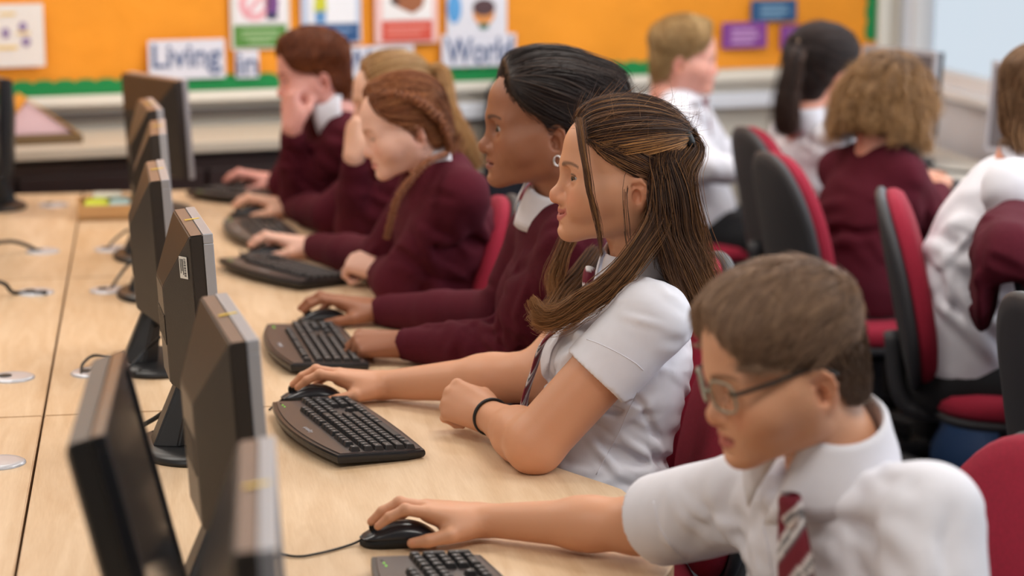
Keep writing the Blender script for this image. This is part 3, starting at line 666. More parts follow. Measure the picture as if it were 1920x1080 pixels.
# ------------------------------------------------------------------ chairs
m_red = mat('red_upholstery', srgb(150, 20, 48), 0.9, noise=(220, 0.14), bump=(700, 0.5), sheen=0.0)
m_chair = mat('charcoal_chair_plastic', srgb(54, 54, 58), 0.55, bump=(600, 0.15))
def superell(w, h, n=40, p=3.2, taper=0.18):
    o = []
    for k in range(n):
        a = 2*math.pi*k/n; c, s = math.cos(a), math.sin(a); x = w/2*math.copysign(abs(c)**(2/p), c); y = h/2*math.copysign(abs(s)**(2/p), s)
        o.append((x*(1-taper*(y/h+0.5)), y))
    return o
def pad(name, w, h, depth, dome, m, parent, place, taper=0.15, p=3.0, curve=0.0, rim=1.0):
    """a cushion: outline w x h, thickness depth, domed face on +normal; place(u,v,n)->xyz"""
    bm = bmesh.new(); out = superell(w, h, 44, p, taper); rings = []
    for s, t in ((rim*0.97, 0.0), (1.0, 0.18), (1.0, 0.55), (0.96, 0.85), (0.85, 1.0), (0.6, 1.0+0.5*dome), (0.3, 1.0+0.85*dome)):
        rings.append([bm.verts.new(place(x*s, y*s, t*depth+curve*(x*s)**2)) for x, y in out])
    n = len(out)
    for a, b in zip(rings[:-1], rings[1:]):
        for k in range(n): bm.faces.new((a[k], a[(k+1) % n], b[(k+1) % n], b[k]))
    bm.faces.new(rings[0][::-1]); bm.faces.new(rings[-1]); return frombm(name, bm, m, parent, True)
def make_chair(bh=0.47, lean=R(12), bw=0.42):
    """sitter looks along local +X, origin on the floor"""
    t = thing('office_chair', 'c', 'chair'); zs = 0.445
    seatp = lambda u, v, n: (0.03+v, u, zs+n); seatd = lambda u, v, n: (0.03+v, u, zs-n)
    pad('seat_cushion', 0.45, 0.44, 0.055, 0.12, m_red, t, seatp, 0.06); pad('seat_shell', 0.44, 0.43, 0.03, 0.2, m_chair, t, seatd, 0.06)
    zb = 0.485; b0 = (-0.215, zb)
    def bp(sg):
        def f(u, v, n):
            s = v+bh/2; bow = 0.045*math.sin(math.pi*min(1, s/bh))*0.6
            x = b0[0]-math.sin(lean)*s+bow*0.5+sg*n; return (x+math.cos(lean)*0, u, zb+math.cos(lean)*s+sg*n*math.sin(lean)*0.5)
        return f
    pad('backrest_cushion', bw, bh, 0.045, 0.25, m_red, t, bp(1), 0.2, 2.6, curve=0.25); 
    pad('backrest_shell', bw+0.012, bh+0.012, 0.028, 0.55, m_chair, t, bp(-1), 0.2, 2.6, curve=-0.25)
    v, f = tube(smoothpath([(-0.02, 0, zs-0.03), (-0.20, 0, zs-0.035), (-0.262, 0, zs+0.01), (-0.285, 0, zs+0.16)], 6), 0.02, 8); new('back_bar', v, f, m_chair, t, True)
    bm = bmesh.new(); cyl(bm, (0, 0, 0.09), (0, 0, zs-0.03), 0.026, n=16); frombm('gas_column', bm, m_chair, t)
    for k in range(5):
        a = k*2*math.pi/5+0.3; bm = bmesh.new(); e = Vector((0.27*math.cos(a), 0.27*math.sin(a), 0.075))
        cyl(bm, (0, 0, 0.105), e, 0.028, 0.016, n=10); lg = frombm('leg', bm, m_chair, t)
        bm = bmesh.new(); cyl(bm, (e.x-0.012*math.sin(a), e.y+0.012*math.cos(a), 0.028), (e.x+0.012*math.sin(a), e.y-0.012*math.cos(a), 0.028), 0.028, n=14); cyl(bm, (e.x, e.y, 0.03), (e.x, e.y, 0.075), 0.008, n=8); frombm('caster', bm, m_black, lg)
    return t
def chair(x, y, rz, label, proto=[None]):
    if proto[0] is None: proto[0] = make_chair(); t = proto[0]
    else: t = copy_tree(proto[0])
    t.location = (x, y, 0); t.rotation_euler = (0, 0, rz); tag(t, label, 'chair', 'red and charcoal office chairs'); return t
# ------------------------------------------------------------------ signed distance bodies -> one continuous mesh
f4 = np.float32
def nrm(v): v = np.asarray(v, float); return v/(np.linalg.norm(v)+1e-12)
def capsule(a, b, ra, rb=None):
    a, b = np.asarray(a, f4), np.asarray(b, f4); rb = ra if rb is None else rb; ba = b-a; L2 = float(ba @ ba)+1e-12
    def fn(P):
        pa = P-a; t = np.clip((pa @ ba)/L2, 0, 1); q = pa-t[:, None]*ba
        return np.sqrt((q*q).sum(1))-(ra+(rb-ra)*t)
    return fn, (a+b)/2, math.sqrt(L2)/2+max(ra, rb)
def ellip(c, r, rot=None):
    c, r = np.asarray(c, f4), np.asarray(r, f4); M = None if rot is None else np.asarray(rot, f4)
    def fn(P):
        q = P-c
        if M is not None: q = q @ M
        k0 = np.sqrt(((q/r)**2).sum(1)); k1 = np.sqrt(((q/(r*r))**2).sum(1))+1e-9
        return k0*(k0-1)/k1
    return fn, c, float(max(r))
def ball(c, r): return ellip(c, (r, r, r))
def rotm(yaw=0, pitch=0, roll=0):
    """columns are the local axes (forward x, left y, up z); pitch > 0 looks down"""
    return np.array(Matrix.Rotation(yaw, 3, 'Z') @ Matrix.Rotation(pitch, 3, 'Y') @ Matrix.Rotation(roll, 3, 'X'))
class SDF:
    def __init__(s): s.ops = []
    def u(s, prim, k=0.01): s.ops.append(('u', prim[0], k, np.asarray(prim[1], f4), prim[2])); return s
    def sub(s, prim, k=0.006): s.ops.append(('s', prim[0], k, np.asarray(prim[1], f4), prim[2])); return s
    def cut(s, fn, k=0.004): s.ops.append(('i', fn, k, None, None)); return s        # keep where fn < 0
    def disp(s, fn): s.ops.append(('d', fn, 0, None, None)); return s
    def __call__(s, P, prune=True):
        P = np.asarray(P, f4); c = P.mean(0); cr = float(np.sqrt(((P-c)**2).sum(1).max())); d = np.full(len(P), 0.12, f4)
        started = False
        for m, fn, k, bc, br in s.ops:
            if bc is not None and prune and float(np.linalg.norm(bc-c))-br-cr > 0.07: continue
            if m == 'u':
                e = fn(P).astype(f4)
                if not started: d = np.minimum(e, 9); started = True
                else: h = np.maximum(k-np.abs(d-e), 0)/max(k, 1e-6); d = np.minimum(d, e)-h*h*k*0.25
            elif not started: continue
            elif m == 's':
                e = -fn(P).astype(f4); h = np.maximum(k-np.abs(d-e), 0)/max(k, 1e-6); d = np.maximum(d, e)+h*h*k*0.25
            elif m == 'i':
                e = fn(P).astype(f4); h = np.maximum(k-np.abs(d-e), 0)/max(k, 1e-6); d = np.maximum(d, e)+h*h*k*0.25
            else: d = d+fn(P).astype(f4)
        return d
    def prim(s, c, r): return (lambda P: s(P)), np.asarray(c, f4), r
    def bounds(s, pad=0.02):
        lo = np.full(3, 9e9); hi = -lo
        for m, fn, k, c, r in s.ops:
            if m == 'u': lo = np.minimum(lo, c-r); hi = np.maximum(hi, c+r)
        return lo-pad, hi+pad
EDG = [(0, 1), (2, 3), (4, 5), (6, 7), (0, 2), (1, 3), (4, 6), (5, 7), (0, 4), (1, 5), (2, 6), (3, 7)]
COR = np.array([[(i >> 2) & 1, (i >> 1) & 1, i & 1] for i in range(8)])
def polygonize(f, lo, hi, h):
    """surface nets on the blocks the surface passes through"""
    B = 8; lo = np.asarray(lo, float); nb = np.ceil((np.asarray(hi)-lo)/(B*h)).astype(int)+1
    g = np.stack(np.meshgrid(*[np.arange(n) for n in nb], indexing='ij'), -1).reshape(-1, 3)
    act = []
    for i in range(0, len(g), 20000):
        q = g[i:i+20000]; d = f((lo+(q+0.5)*B*h).astype(f4), False) if isinstance(f, SDF) else f((lo+(q+0.5)*B*h).astype(f4)); act.append(q[np.abs(d) < B*h*0.866*1.45+0.006])
    act = np.concatenate(act)
    G = nb*B+2; key = lambda a: (a[..., 0].astype(np.int64)*G[1]+a[..., 1])*G[2]+a[..., 2]
    off = np.stack(np.meshgrid(*[np.arange(B+1)]*3, indexing='ij'), -1).reshape(-1, 3); coff = np.stack(np.meshgrid(*[np.arange(B)]*3, indexing='ij'), -1)
    act = act[np.lexsort((act[:, 2]//4, act[:, 1]//4, act[:, 0]//4))]
    VK, VP, QE = [], [], []
    for i in range(0, len(act), 48):
        a = act[i:i+48]; n = len(a); base = a*B
        D = f((lo+(base[:, None, :]+off[None])*h).reshape(-1, 3).astype(f4)).reshape(n, B+1, B+1, B+1)
        I = D < 0
        cs = np.stack([I[:, x:x+B, y:y+B, z:z+B] for x, y, z in COR], -1); mix = cs.any(-1) & ~cs.all(-1)
        bi, x, y, z = np.nonzero(mix)
        if len(bi):
            vals = np.stack([D[bi, x+c[0], y+c[1], z+c[2]] for c in COR], -1); acc = np.zeros((len(bi), 3)); cnt = np.zeros(len(bi))
            for p, q in EDG:
                va, vb = vals[:, p], vals[:, q]; cr = (va < 0) != (vb < 0); t = np.where(cr, va/(va-vb+1e-20), 0)
                pos = COR[p]+t[:, None]*(COR[q]-COR[p]); acc += np.where(cr[:, None], pos, 0); cnt += cr
            cell = base[bi]+np.stack([x, y, z], -1); VK.append(key(cell)); VP.append(lo+(cell+acc/cnt[:, None])*h)
        for ax in range(3):
            sl = [slice(0, B)]*3; s1 = list(sl); s1[ax] = slice(1, B+1)
            A0 = I[(slice(None), *sl)]; A1 = I[(slice(None), *s1)]; bi, x, y, z = np.nonzero(A0 != A1)
            if not len(bi): continue
            c = base[bi]+np.stack([x, y, z], -1); u, v = (ax+1) % 3, (ax+2) % 3; eu = np.eye(3, dtype=int)[u]; ev = np.eye(3, dtype=int)[v]
            q = np.stack([key(c-eu-ev), key(c-ev), key(c), key(c-eu)], -1); ins = A0[bi, x, y, z]; q[~ins] = q[~ins][:, ::-1]; QE.append(q)
    VK = np.concatenate(VK); VP = np.concatenate(VP); o = np.argsort(VK); VK, VP = VK[o], VP[o]; Q = np.concatenate(QE)
    ix = np.searchsorted(VK, Q); ix = np.minimum(ix, len(VK)-1); ok = (VK[ix] == Q).all(1); return VP.astype(f4), ix[ok].astype(np.int32)
def gradient(f, P, e=0.0015):
    P = np.asarray(P, f4); g = np.stack([f(P+np.eye(3, dtype=f4)[i]*e)-f(P-np.eye(3, dtype=f4)[i]*e) for i in range(3)], -1)
    return g/(np.linalg.norm(g, axis=1)[:, None]+1e-9)
def chunked(f, P, n=60000): return np.concatenate([f(P[i:i+n]) for i in range(0, len(P), n)]) if len(P) else np.zeros(0, f4)
# ------------------------------------------------------------------ the head, in its own frame: x forward, y left, z up, origin between the ears at eye level
def head_sdf(nose=1.0, nosew=1.0, lips=1.0, smile=0.0, chin=1.0, jaw=1.0, cheek=1.0, open_eye=1.0, age=1.0, lidlow=0.0, mouth=1.0, nose_up=0.0, eye_back=0.0, neck=True, ears=.90):
    S = SDF(); Y2 = (1, -1)
    S.u(ellip((-.013, 0, .030), (.091, .076, .079)))                                   # skull
    S.u(ellip((.024, 0, .040), (.066, .064, .058)), .03)                               # forehead
    S.u(ellip((.030, 0, -.030), (.056, .057*jaw, .070)), .035)                         # face
    for s in Y2:
        S.u(capsule((.064, .012*s, -.093), (-.006, .046*s*jaw, -.062), .017, .016), .035)   # jaw line
        S.u(capsule((-.006, .047*s*jaw, -.062), (-.010, .058*s, -.010), .016, .014), .03)
        S.u(ball((.053, .041*s, -.036+.004*smile), .026*cheek), .03)                   # cheek
        S.u(capsule((.079, .010*s, .012), (.066, .045*s, .012), .011, .010), .022)     # brow
        S.u(capsule((.060, .048*s, -.020), (.020, .064*s, -.012), .010), .022)         # cheekbone
    S.u(ellip((.071, 0, -.066), (.022, .0245, .025)), .026)                              # mouth mound
    S.u(ball((.071, 0, -.094), .0195*chin), .022)                                      # chin
    for s in Y2: S.sub(ellip((.094, .032*s, -.004), (.016, .018, .012)), .014)         # eye hollows
    for s in Y2: S.sub(ellip((.088, .008*s+.010*s, .000), (.010, .007, .012)), .010)
    # nose
    tip = np.array([.073+.036*nose, 0, -.036+nose_up])
    S.u(capsule((.0815, 0, .002), tip-np.array([.008, 0, -.004]), .0065, .0075), .013)
    S.u(ball(tip-np.array([.008, 0, 0]), .0102), .010)
    for s in Y2:
        S.u(ellip((tip[0]-.0195, .0125*s*nosew, tip[2]-.0055), (.0112, .0072, .0086)), .007)
    S.u(capsule((tip[0]-.006, 0, tip[2]-.006), (.082, 0, -.050), .0055, .0070), .008)
    for s in Y2: S.sub(ellip((tip[0]-.0145, .0068*s*nosew, tip[2]-.0125), (.0058, .0030, .0042)), .003)
    for s in Y2: S.sub(capsule((tip[0]-.027, .0200*s*nosew, tip[2]-.004), (tip[0]-.028, .019*s*nosew, tip[2]-.011), .0028), .007)
    # lips: the smile bends the mouth line up at its corners
    bend = lambda P: np.stack([P[:, 0]+P[:, 1]**2*30.0, P[:, 1], P[:, 2]-smile*np.minimum(P[:, 1]**2*14, .009)], -1)
    def bent(pr): return (lambda P, fn=pr[0]: fn(bend(P)), pr[1], pr[2]+.02)
    mw = mouth
    S.u(bent(ellip((.0895, 0, -.0605), (.0085, .0235*mw, .0058*lips))), .005)
    S.u(bent(ellip((.0890, 0, -.0722), (.0085, .0195*mw, .0066*lips))), .005)
    S.sub(bent(ellip((.0985, 0, -.0662), (.0100, .0265*mw, .0011))), .003)
    for s in Y2:
        S.sub(bent(ball((.0930, .0262*s*mw, -.0662), .0020)), .006)
        if smile > 0: S.sub(capsule((.0745, .0335*s, -.056), (.0735, .0345*s, -.070), .0016), .009)
        S.u(capsule((.036, .050*s, -.036), (.002, .058*s, -.034), .012), .03)
        if smile > 0: S.u(ellip((.070, .0385*s, -.050), (.018, .012, .016)), .018)
    S.sub(ellip((.0985, 0, -.0845), (.008, .018, .0040)), .009)                         # under the lower lip
    S.sub(capsule((.1010, 0, -.0525), (.0985, 0, -.0580), .0022), .006)                 # philtrum
    # eyes: lids over the balls, with a slit
    for s in Y2:
        c = np.array([.0725-eye_back, .0315*s, -.0035]); R_ = .0124
        lid = SDF(); lid.u(ball(c, R_+.0018))
        op = .0046*open_eye
        def slit(P, c=c, s=s):
            y = (P[:, 1]-c[1])*s; up_ = c[2]+.0008-lidlow+op*np.sqrt(np.clip(1-((y+.0008)/.0145)**2, 0, 1))*1.0+.08*y; lo_ = c[2]-.0010-.0034*open_eye**.5*np.sqrt(np.clip(1-(y/.0140)**2, 0, 1))+.06*y
            return np.maximum(P[:, 2]-up_, lo_-P[:, 2])+np.maximum(np.abs(y)-.0122, 0)
        S.u((lid.ops[0][1], c, R_+.002), .006)
        S.sub((lambda P, sl=slit, c=c: np.maximum(sl(P), np.maximum(c[0]+.001-P[:, 0], np.sqrt(((P-c.astype(f4))**2).sum(1))-.022)), c, .02), .0012)
        S.u((lambda P, c=c.astype(f4): np.sqrt(((P-c)**2).sum(1))-(R_-.0006), c, R_), .0005)
    # ears
    for s in Y2:
        k = ears; ec = np.array([-.0185, .0705*s, -.022]); er = rotm(R(-22*s), R(10), R(-9*s))
        S.u(ellip(ec, (.0185*k, .0065*k, .0310*k), er), .010)
        L = lambda x, y, z: ec+er @ np.array([x, y*s, z])*k
        rim = [(.010, .004, .020), (.002, .007, .0295), (-.009, .0075, .0285), (-.0165, .0075, .018), (-.0175, .007, .004), (-.012, .0055, -.010), (-.005, .0045, -.020), (.002, .002, -.029)]
        for a, b in zip(rim[:-1], rim[1:]): S.u(capsule(L(*a), L(*b), .0033*k), .0025)
        S.u(ball(L(.004, .001, -.026), .0072*k), .006)
        S.sub(ellip(L(.003, .0095, -.003), (.0100*k, .0105*k, .0145*k), er), .003)
        S.sub(capsule(L(.006, .0115, .018), L(-.009, .0115, .014), .0058*k, .0056*k), .003)
        S.u(capsule(L(-.008, .0052, .010), L(-.006, .005, -.012), .0030*k), .004)
        S.u(ellip(L(.0125, .004, -.006), (.0045*k, .0045*k, .0070*k), er), .004)
    if neck:
        S.u(capsule((-.030, 0, -.045), (-.052, 0, -.165), .050, .050), .03)
        S.sub(ball((.045, 0, -.150), .035), .04)
    return S
def head_color(P, skin, lip, brow=None, blush=0.35, smile=0.0, freckles=0.0, browz=0.0, mouth=1.0, lash=(.02, .012, .008), open_eye=1.0, lidlow=0.0):
    """skin colour of the face by place on it"""
    n = len(P); c = np.tile(np.array(skin, f4), (n, 1))
    x, y, z = P[:, 0], P[:, 1], P[:, 2]; ay = np.abs(y)
    def mixc(m, col): nonlocal c; m = np.clip(m, 0, 1)[:, None]; c = c*(1-m)+np.array(col, f4)*m
    red = np.array(skin)*np.array([1.02, 0.70, 0.66])
    mixc(blush*np.exp(-(((ay-.042)/.020)**2+((z+.034)/.020)**2))*(x > .02), red)
    mixc(blush*1.0*np.exp(-((ay/.014)**2+((z+.038)/.012)**2))*(x > .085), red)
    ear = np.exp(-(((x+.0185)/.016)**4+((z+.022)/.028)**4))*np.clip((ay-.060)/.010, 0, 1); mixc(ear*blush*0.8, red)
    zz_ = z-smile*np.minimum(y*y*14, .009); up_ = np.where(ay < .004, -.0010, 0)+.0
    hi_ = -.0570+up_-.28*np.maximum(ay/mouth-.004, 0); lo_ = -.0785+.36*np.maximum(ay/mouth-.005, 0)
    lm = np.clip((hi_-zz_)/.0012+.5, 0, 1)*np.clip((zz_-lo_)/.0016+.5, 0, 1)*np.clip((.0235*mouth-ay)/.002, 0, 1)*(x > .062); mixc(lm*0.8, lip)
    if freckles: 
        h = np.sin(x*2310+y*1730)*np.sin(y*2890-z*1570)*np.sin(z*2510+x*990); mixc(freckles*(h > .55)*(z < .01)*(z > -.06)*(x > .03), np.array(skin)*np.array([.78, .6, .5]))
    if brow is not None:
        t = (ay-.011)/.042; zb = .0165+browz+.0055*np.sin(np.clip(t, 0, 1)*2.6)-.003*t; th = .0042*(1-.55*np.clip(t, 0, 1)); m = (t > 0) & (t < 1) & (x > .03); e = np.exp(-((z-zb)/th)**4)*m; mixc(e*.8, brow)
    if lash is not None:                                   # lash line on the lid edges
        yy = ay-.0315; op = .0046*open_eye; m = np.clip((.0150-np.abs(yy))/.002, 0, 1)*(x > .062)
        up2 = -.0027-lidlow+op*np.sqrt(np.clip(1-((yy+.0008)/.0145)**2, 0, 1))+.08*yy; mixc(m*np.exp(-((z-up2-.0008)/.0017)**2)*.95, lash)
        lo2 = -.0045-.0034*open_eye**.5*np.sqrt(np.clip(1-(yy/.0140)**2, 0, 1))+.06*yy; mixc(m*np.exp(-((z-lo2)/.0009)**2)*.5, lash)
    return c
def eyeball(c, gaze, r=.0122, iris=(.10, .055, .025)):
    """verts, quads, colours of an eye looking along gaze"""
    g = nrm(gaze); a = nrm(np.cross([0, 0, 1], g)); b = np.cross(g, a); n, m = 24, 20; vs, cs = [], []
    for i in range(m+1):
        th = (math.pi*0.62)*i/m
        for k in range(n):
            ph = 2*math.pi*k/n; bul = r*(1+.035*math.exp(-(th/.36)**2)); vs.append(c+bul*(math.cos(th)*g+math.sin(th)*(math.cos(ph)*a+math.sin(ph)*b)))
            cs.append((.004, .004, .004) if th < .26 else (tuple(np.array(iris)*(.65+.5*(th-.2)/.3)) if th < .58 else ((.02, .015, .012) if th < .64 else (.46, .41, .39))))
    fs = [(i*n+k, i*n+(k+1) % n, (i+1)*n+(k+1) % n, (i+1)*n+k) for i in range(m) for k in range(n)]
    return np.array(vs, f4), np.array(fs, np.int32)[:, ::-1], np.array(cs, f4)
# ------------------------------------------------------------------ bodies, clothes, hair
m_skin = mat('skin', (.8, .5, .4), .48, attr='Col', sss=0.12, bump=(420, .12, .001))
m_eye = mat('eyeball', (1, 1, 1), .06, attr='Col')
m_hair = mat('hair_strands', (.1, .06, .03), .5, attr='Col', spec=.35)
m_shirt = mat('white_shirt_cotton', srgb(224, 223, 231), .75, noise=(40, .02), bump=(900, .12, .001), sheen=.0)
m_jumper = mat('maroon_knit', srgb(80, 20, 34), .92, spec=.2, noise=(260, .14), bump=(620, .5, .002))
m_trous = mat('black_trousers', srgb(20, 20, 24), .9, bump=(500, .3))
m_shoe = mat('black_leather', srgb(18, 18, 20), .35)
m_tie = mat('striped_tie', (.3, .05, .1), .6, attr='Col')
FINGERS = {
 'mouse': {'i': [(.085, .026, .018), (.122, .031, .024), (.146, .032, .012), (.163, .032, -.003)], 'm': [(.088, .006, .021), (.129, .008, .028), (.155, .009, .014), (.172, .009, -.003)],
           'r': [(.083, -.014, .017), (.121, -.016, .018), (.145, -.018, .004), (.159, -.018, -.010)], 'l': [(.075, -.031, .010), (.102, -.036, .006), (.120, -.039, -.006), (.131, -.041, -.016)],
           't': [(.018, .024, -.006), (.053, .046, -.012), (.086, .048, -.020), (.110, .042, -.026)]},
 'fist': {'i': [(.085, .026, .012), (.108, .029, -.018), (.086, .029, -.040), (.066, .027, -.034)], 'm': [(.088, .006, .014), (.112, .007, -.020), (.088, .007, -.043), (.066, .007, -.036)],
          'r': [(.083, -.014, .011), (.105, -.015, -.020), (.083, -.015, -.040), (.062, -.014, -.034)], 'l': [(.075, -.031, .005), (.092, -.033, -.020), (.074, -.032, -.036), (.056, -.030, -.031)],
          't': [(.018, .024, -.008), (.050, .040, -.026), (.078, .034, -.042), (.098, .020, -.050)]},
 'flat': {'i': [(.085, .026, .014), (.124, .030, .010), (.148, .031, -.002), (.166, .031, -.012)], 'm': [(.088, .006, .016), (.132, .008, .012), (.158, .009, -.001), (.177, .009, -.012)],
          'r': [(.083, -.014, .013), (.124, -.017, .008), (.148, -.018, -.004), (.165, -.019, -.014)], 'l': [(.075, -.031, .008), (.105, -.037, .002), (.123, -.040, -.007), (.136, -.042, -.014)],
          't': [(.018, .024, -.004), (.050, .048, -.008), (.080, .060, -.012), (.104, .066, -.016)]},
}
FR = {'i': (.0104, .0090, .0080, .0064), 'm': (.0106, .0092, .0082, .0066), 'r': (.0102, .0086, .0077, .0062), 'l': (.0092, .0076, .0067, .0055), 't': (.0150, .0120, .0102, .0082)}
def add_hand(S, W, u, n, side, pose, s=1.0, nails=None):
    """W wrist, u towards the fingers, n out of the back of the hand; side +1 when the thumb lies along u x n... pass the thumb direction sign"""
    u = nrm(u); n = nrm(np.asarray(n, float)-u*(np.asarray(n, float) @ u)); t = np.cross(n, u)*side
    L = lambda p: np.asarray(W, float)+s*(p[0]*u+p[1]*t+p[2]*n)
    H = SDF(); F = FINGERS[pose]
    ax = np.stack([u, t, n], 1)
    H.u(capsule(L((-.012, 0, 0)), L((.02, 0, .001)), .0215*s, .022*s), .01)
    for k in 'imrl': H.u(capsule(L((.006, F[k][0][1]*.55, .000)), L(F[k][0]), .0175*s, .0112*s), .014)
    H.u(ellip(L((.052, .002, F['m'][0][2]*.45-.002)), (.045*s, .034*s, .0150*s), ax), .012)
    for k in 'imrlt':
        j = F[k]; r = FR[k]
        for a in range(3): H.u(capsule(L(j[a]), L(j[a+1]), r[a]*s, r[a+1]*s), .004 if k != 't' or a else .014)
        if k != 't': H.u(ball(L(np.array(j[1])+(0, 0, .0006)), r[1]*s*1.03), .004)
        if nails is not None:
            d = nrm(np.array(j[3])-np.array(j[2])); up_ = nrm(np.array([-d[2], 0, d[0]])) if k != 't' else nrm(np.array([.2, 1.0, .35]))
            if up_[2] < 0 and k != 't' and pose != 'fist': up_ = -up_
            nails.append((L(np.array(j[3])-d*.001+up_*r[3]*.7), s))
    H.u(ellip(L((.040, .026, -.008)), (.024*s, .016*s, .014*s), ax), .014)             # ball of the thumb
    S.u(H.prim(L((.07, 0, 0)), .135*s), .012)
def torso_prim(pel, mid, neck, lat, W, D, off=0.0):
    """curved trunk with elliptical sections; W, D: half width and half depth from hip to neck"""
    pel, mid, neck = [np.asarray(v, float) for v in (pel, mid, neck)]; ax = neck-pel; L = np.linalg.norm(ax); ax = ax/L
    lat = nrm(np.asarray(lat)-ax*(np.asarray(lat) @ ax)); fw = np.cross(lat, ax); tm = np.clip((mid-pel) @ ax/L, .3, .7); b = (mid-pel)-ax*((mid-pel) @ ax)
    tt = np.linspace(0, 1, len(W)); W_, D_ = np.asarray(W), np.asarray(D); ax, lat, fw, b, pel4 = [v.astype(f4) for v in (ax, lat, fw, b, pel)]
    def fn(P):
        q = P-pel4; z = q @ ax; t = z/L; tc = np.clip(t, -.05, 1.05); w_ = np.interp(tc, tt, W_).astype(f4)+off; d_ = np.interp(tc, tt, D_).astype(f4)+off
        bend = np.where(tc < tm, 1-((tm-tc)/tm)**2, 1-((tc-tm)/(1-tm))**2)
        q = q-bend[:, None]*b; x = (q @ lat)/w_; y = (q @ fw)/d_
        p = 2.4; d = ((np.abs(x)**p+np.abs(y)**p)**(1/p)-1)*np.minimum(w_, d_)
        e = np.maximum(z-L-off, -z-.02-off); h = np.maximum(.05-np.abs(d-e), 0)/.05; return np.maximum(d, e)+h*h*.0125
    return fn, (pel+neck)/2, L/2+max(W)+.06
def folds(specs, base=.0008, seed=0, on=None):
    """cloth folds: soft unevenness plus single creases scattered round each (centre, radius, wave normal, wavelength, depth)"""
    rs = np.random.RandomState(seed+3); K = (rs.normal(size=(5, 3))*17).astype(f4); ph = rs.rand(5)*6.28; seg = []
    for c, r, k, wl, d in specs:
        c = np.asarray(c, float); k = nrm(k)
        for i in range(int(6+r*80)):
            m = c+rs.normal(size=3)*r*.55; kk = nrm(k+rs.normal(size=3)*.30); L = r*rs.uniform(.35, .95)
            if on is not None:                             # bring the crease onto the cloth and run it along the surface
                for _ in range(4):
                    n_ = gradient(on, m[None].astype(f4), .004)[0]; m = m-n_*float(on(m[None].astype(f4), False)[0])
                t = nrm(np.cross(kk, n_)); e0, e1 = m-t*L, m+t*L; mm = m+nrm(np.cross(n_, t))*rs.normal()*.22*L; pts = []
                for p in (e0, mm, e1):
                    for _ in range(3):
                        g_ = gradient(on, p[None].astype(f4), .004)[0]; p = p-g_*float(on(p[None].astype(f4), False)[0])
                    pts.append(p)
                e0, mm, e1 = pts
            else: t = nrm(np.cross(kk, rs.normal(size=3))); e0, mm, e1 = m-t*L, m, m+t*L
            seg.append((e0, mm, e1, wl*rs.uniform(.22, .46), 1.5*d*rs.uniform(.4, 1.25)*(1 if rs.rand() < .6 else -.9), c, r))
    seg = [tuple(np.asarray(q, f4) if not np.isscalar(q) else q for q in sg) for sg in seg]
    def fn(P):
        o = np.zeros(len(P), f4); pc = P.mean(0); pr = float(np.sqrt(((P-pc)**2).sum(1).max()))
        for i in range(5): o += base*.6*np.sin(P @ K[i]+ph[i]+1.2*np.sin(P @ K[(i+1) % 5]*.6))
        for a, m, b, w_, d, c, r in seg:
            if np.linalg.norm(m-pc) > pr+r*1.2+w_*2.5: continue
            best = None
            for p, q_ in ((a, m), (m, b)):
                ba = q_-p; L2 = float(ba @ ba)+1e-9; t = np.clip(((P-p) @ ba)/L2, 0, 1); e = P-p-t[:, None]*ba; dd = (e*e).sum(1); tt = t*.5 if p is a else .5+t*.5
                if best is None: best, bt = dd, tt
                else: s_ = dd < best; best = np.where(s_, dd, best); bt = np.where(s_, tt, bt)
            u = best/(w_*w_); env = np.sin(np.pi*np.clip(bt*.94+.03, 0, 1)); o += d*env*(1-1.15*u)*np.exp(-u*.95)
        return -o
    return fn
def G_copy(G): g = SDF(); g.ops = list(G.ops); return g
def mesh_sdf(name, S, h, material, parent, clip=None, smooth_iter=0):
    lo, hi = S.bounds(); 
    if clip is not None: lo = np.maximum(lo, clip[0]); hi = np.minimum(hi, clip[1])
    v, f = polygonize(S, lo, hi, h); return new(name, v, f, material, parent, True)
def ribbon_mesh(paths, rad, cols, sides=3):
    """thin tapering strands: paths (n,m,3), rad (m,) or (n,m), cols (n,m,3)"""
    n, m, _ = paths.shape; T = np.gradient(paths, axis=1); T /= np.linalg.norm(T, axis=2, keepdims=True)+1e-9
    rv = np.array([.31, .57, .76]); A = np.cross(T, rv); A /= np.linalg.norm(A, axis=2, keepdims=True)+1e-9; B = np.cross(T, A)
    rad = np.broadcast_to(rad, (n, m)); an = np.arange(sides)*2*math.pi/sides
    V_ = paths[:, :, None, :]+rad[:, :, None, None]*(np.cos(an)[None, None, :, None]*A[:, :, None, :]+np.sin(an)[None, None, :, None]*B[:, :, None, :])
    idx = (np.arange(n)[:, None, None]*m+np.arange(m-1)[None, :, None])*sides; k = np.arange(sides)[None, None, :]; k2 = (k+1) % sides
    F_ = np.stack([idx+k, idx+k2, idx+sides+k2, idx+sides+k], -1).reshape(-1, 4)
    return V_.reshape(-1, 3).astype(f4), F_.astype(np.int32), np.repeat(cols[:, :, None, :], sides, 2).reshape(-1, 3).astype(f4)
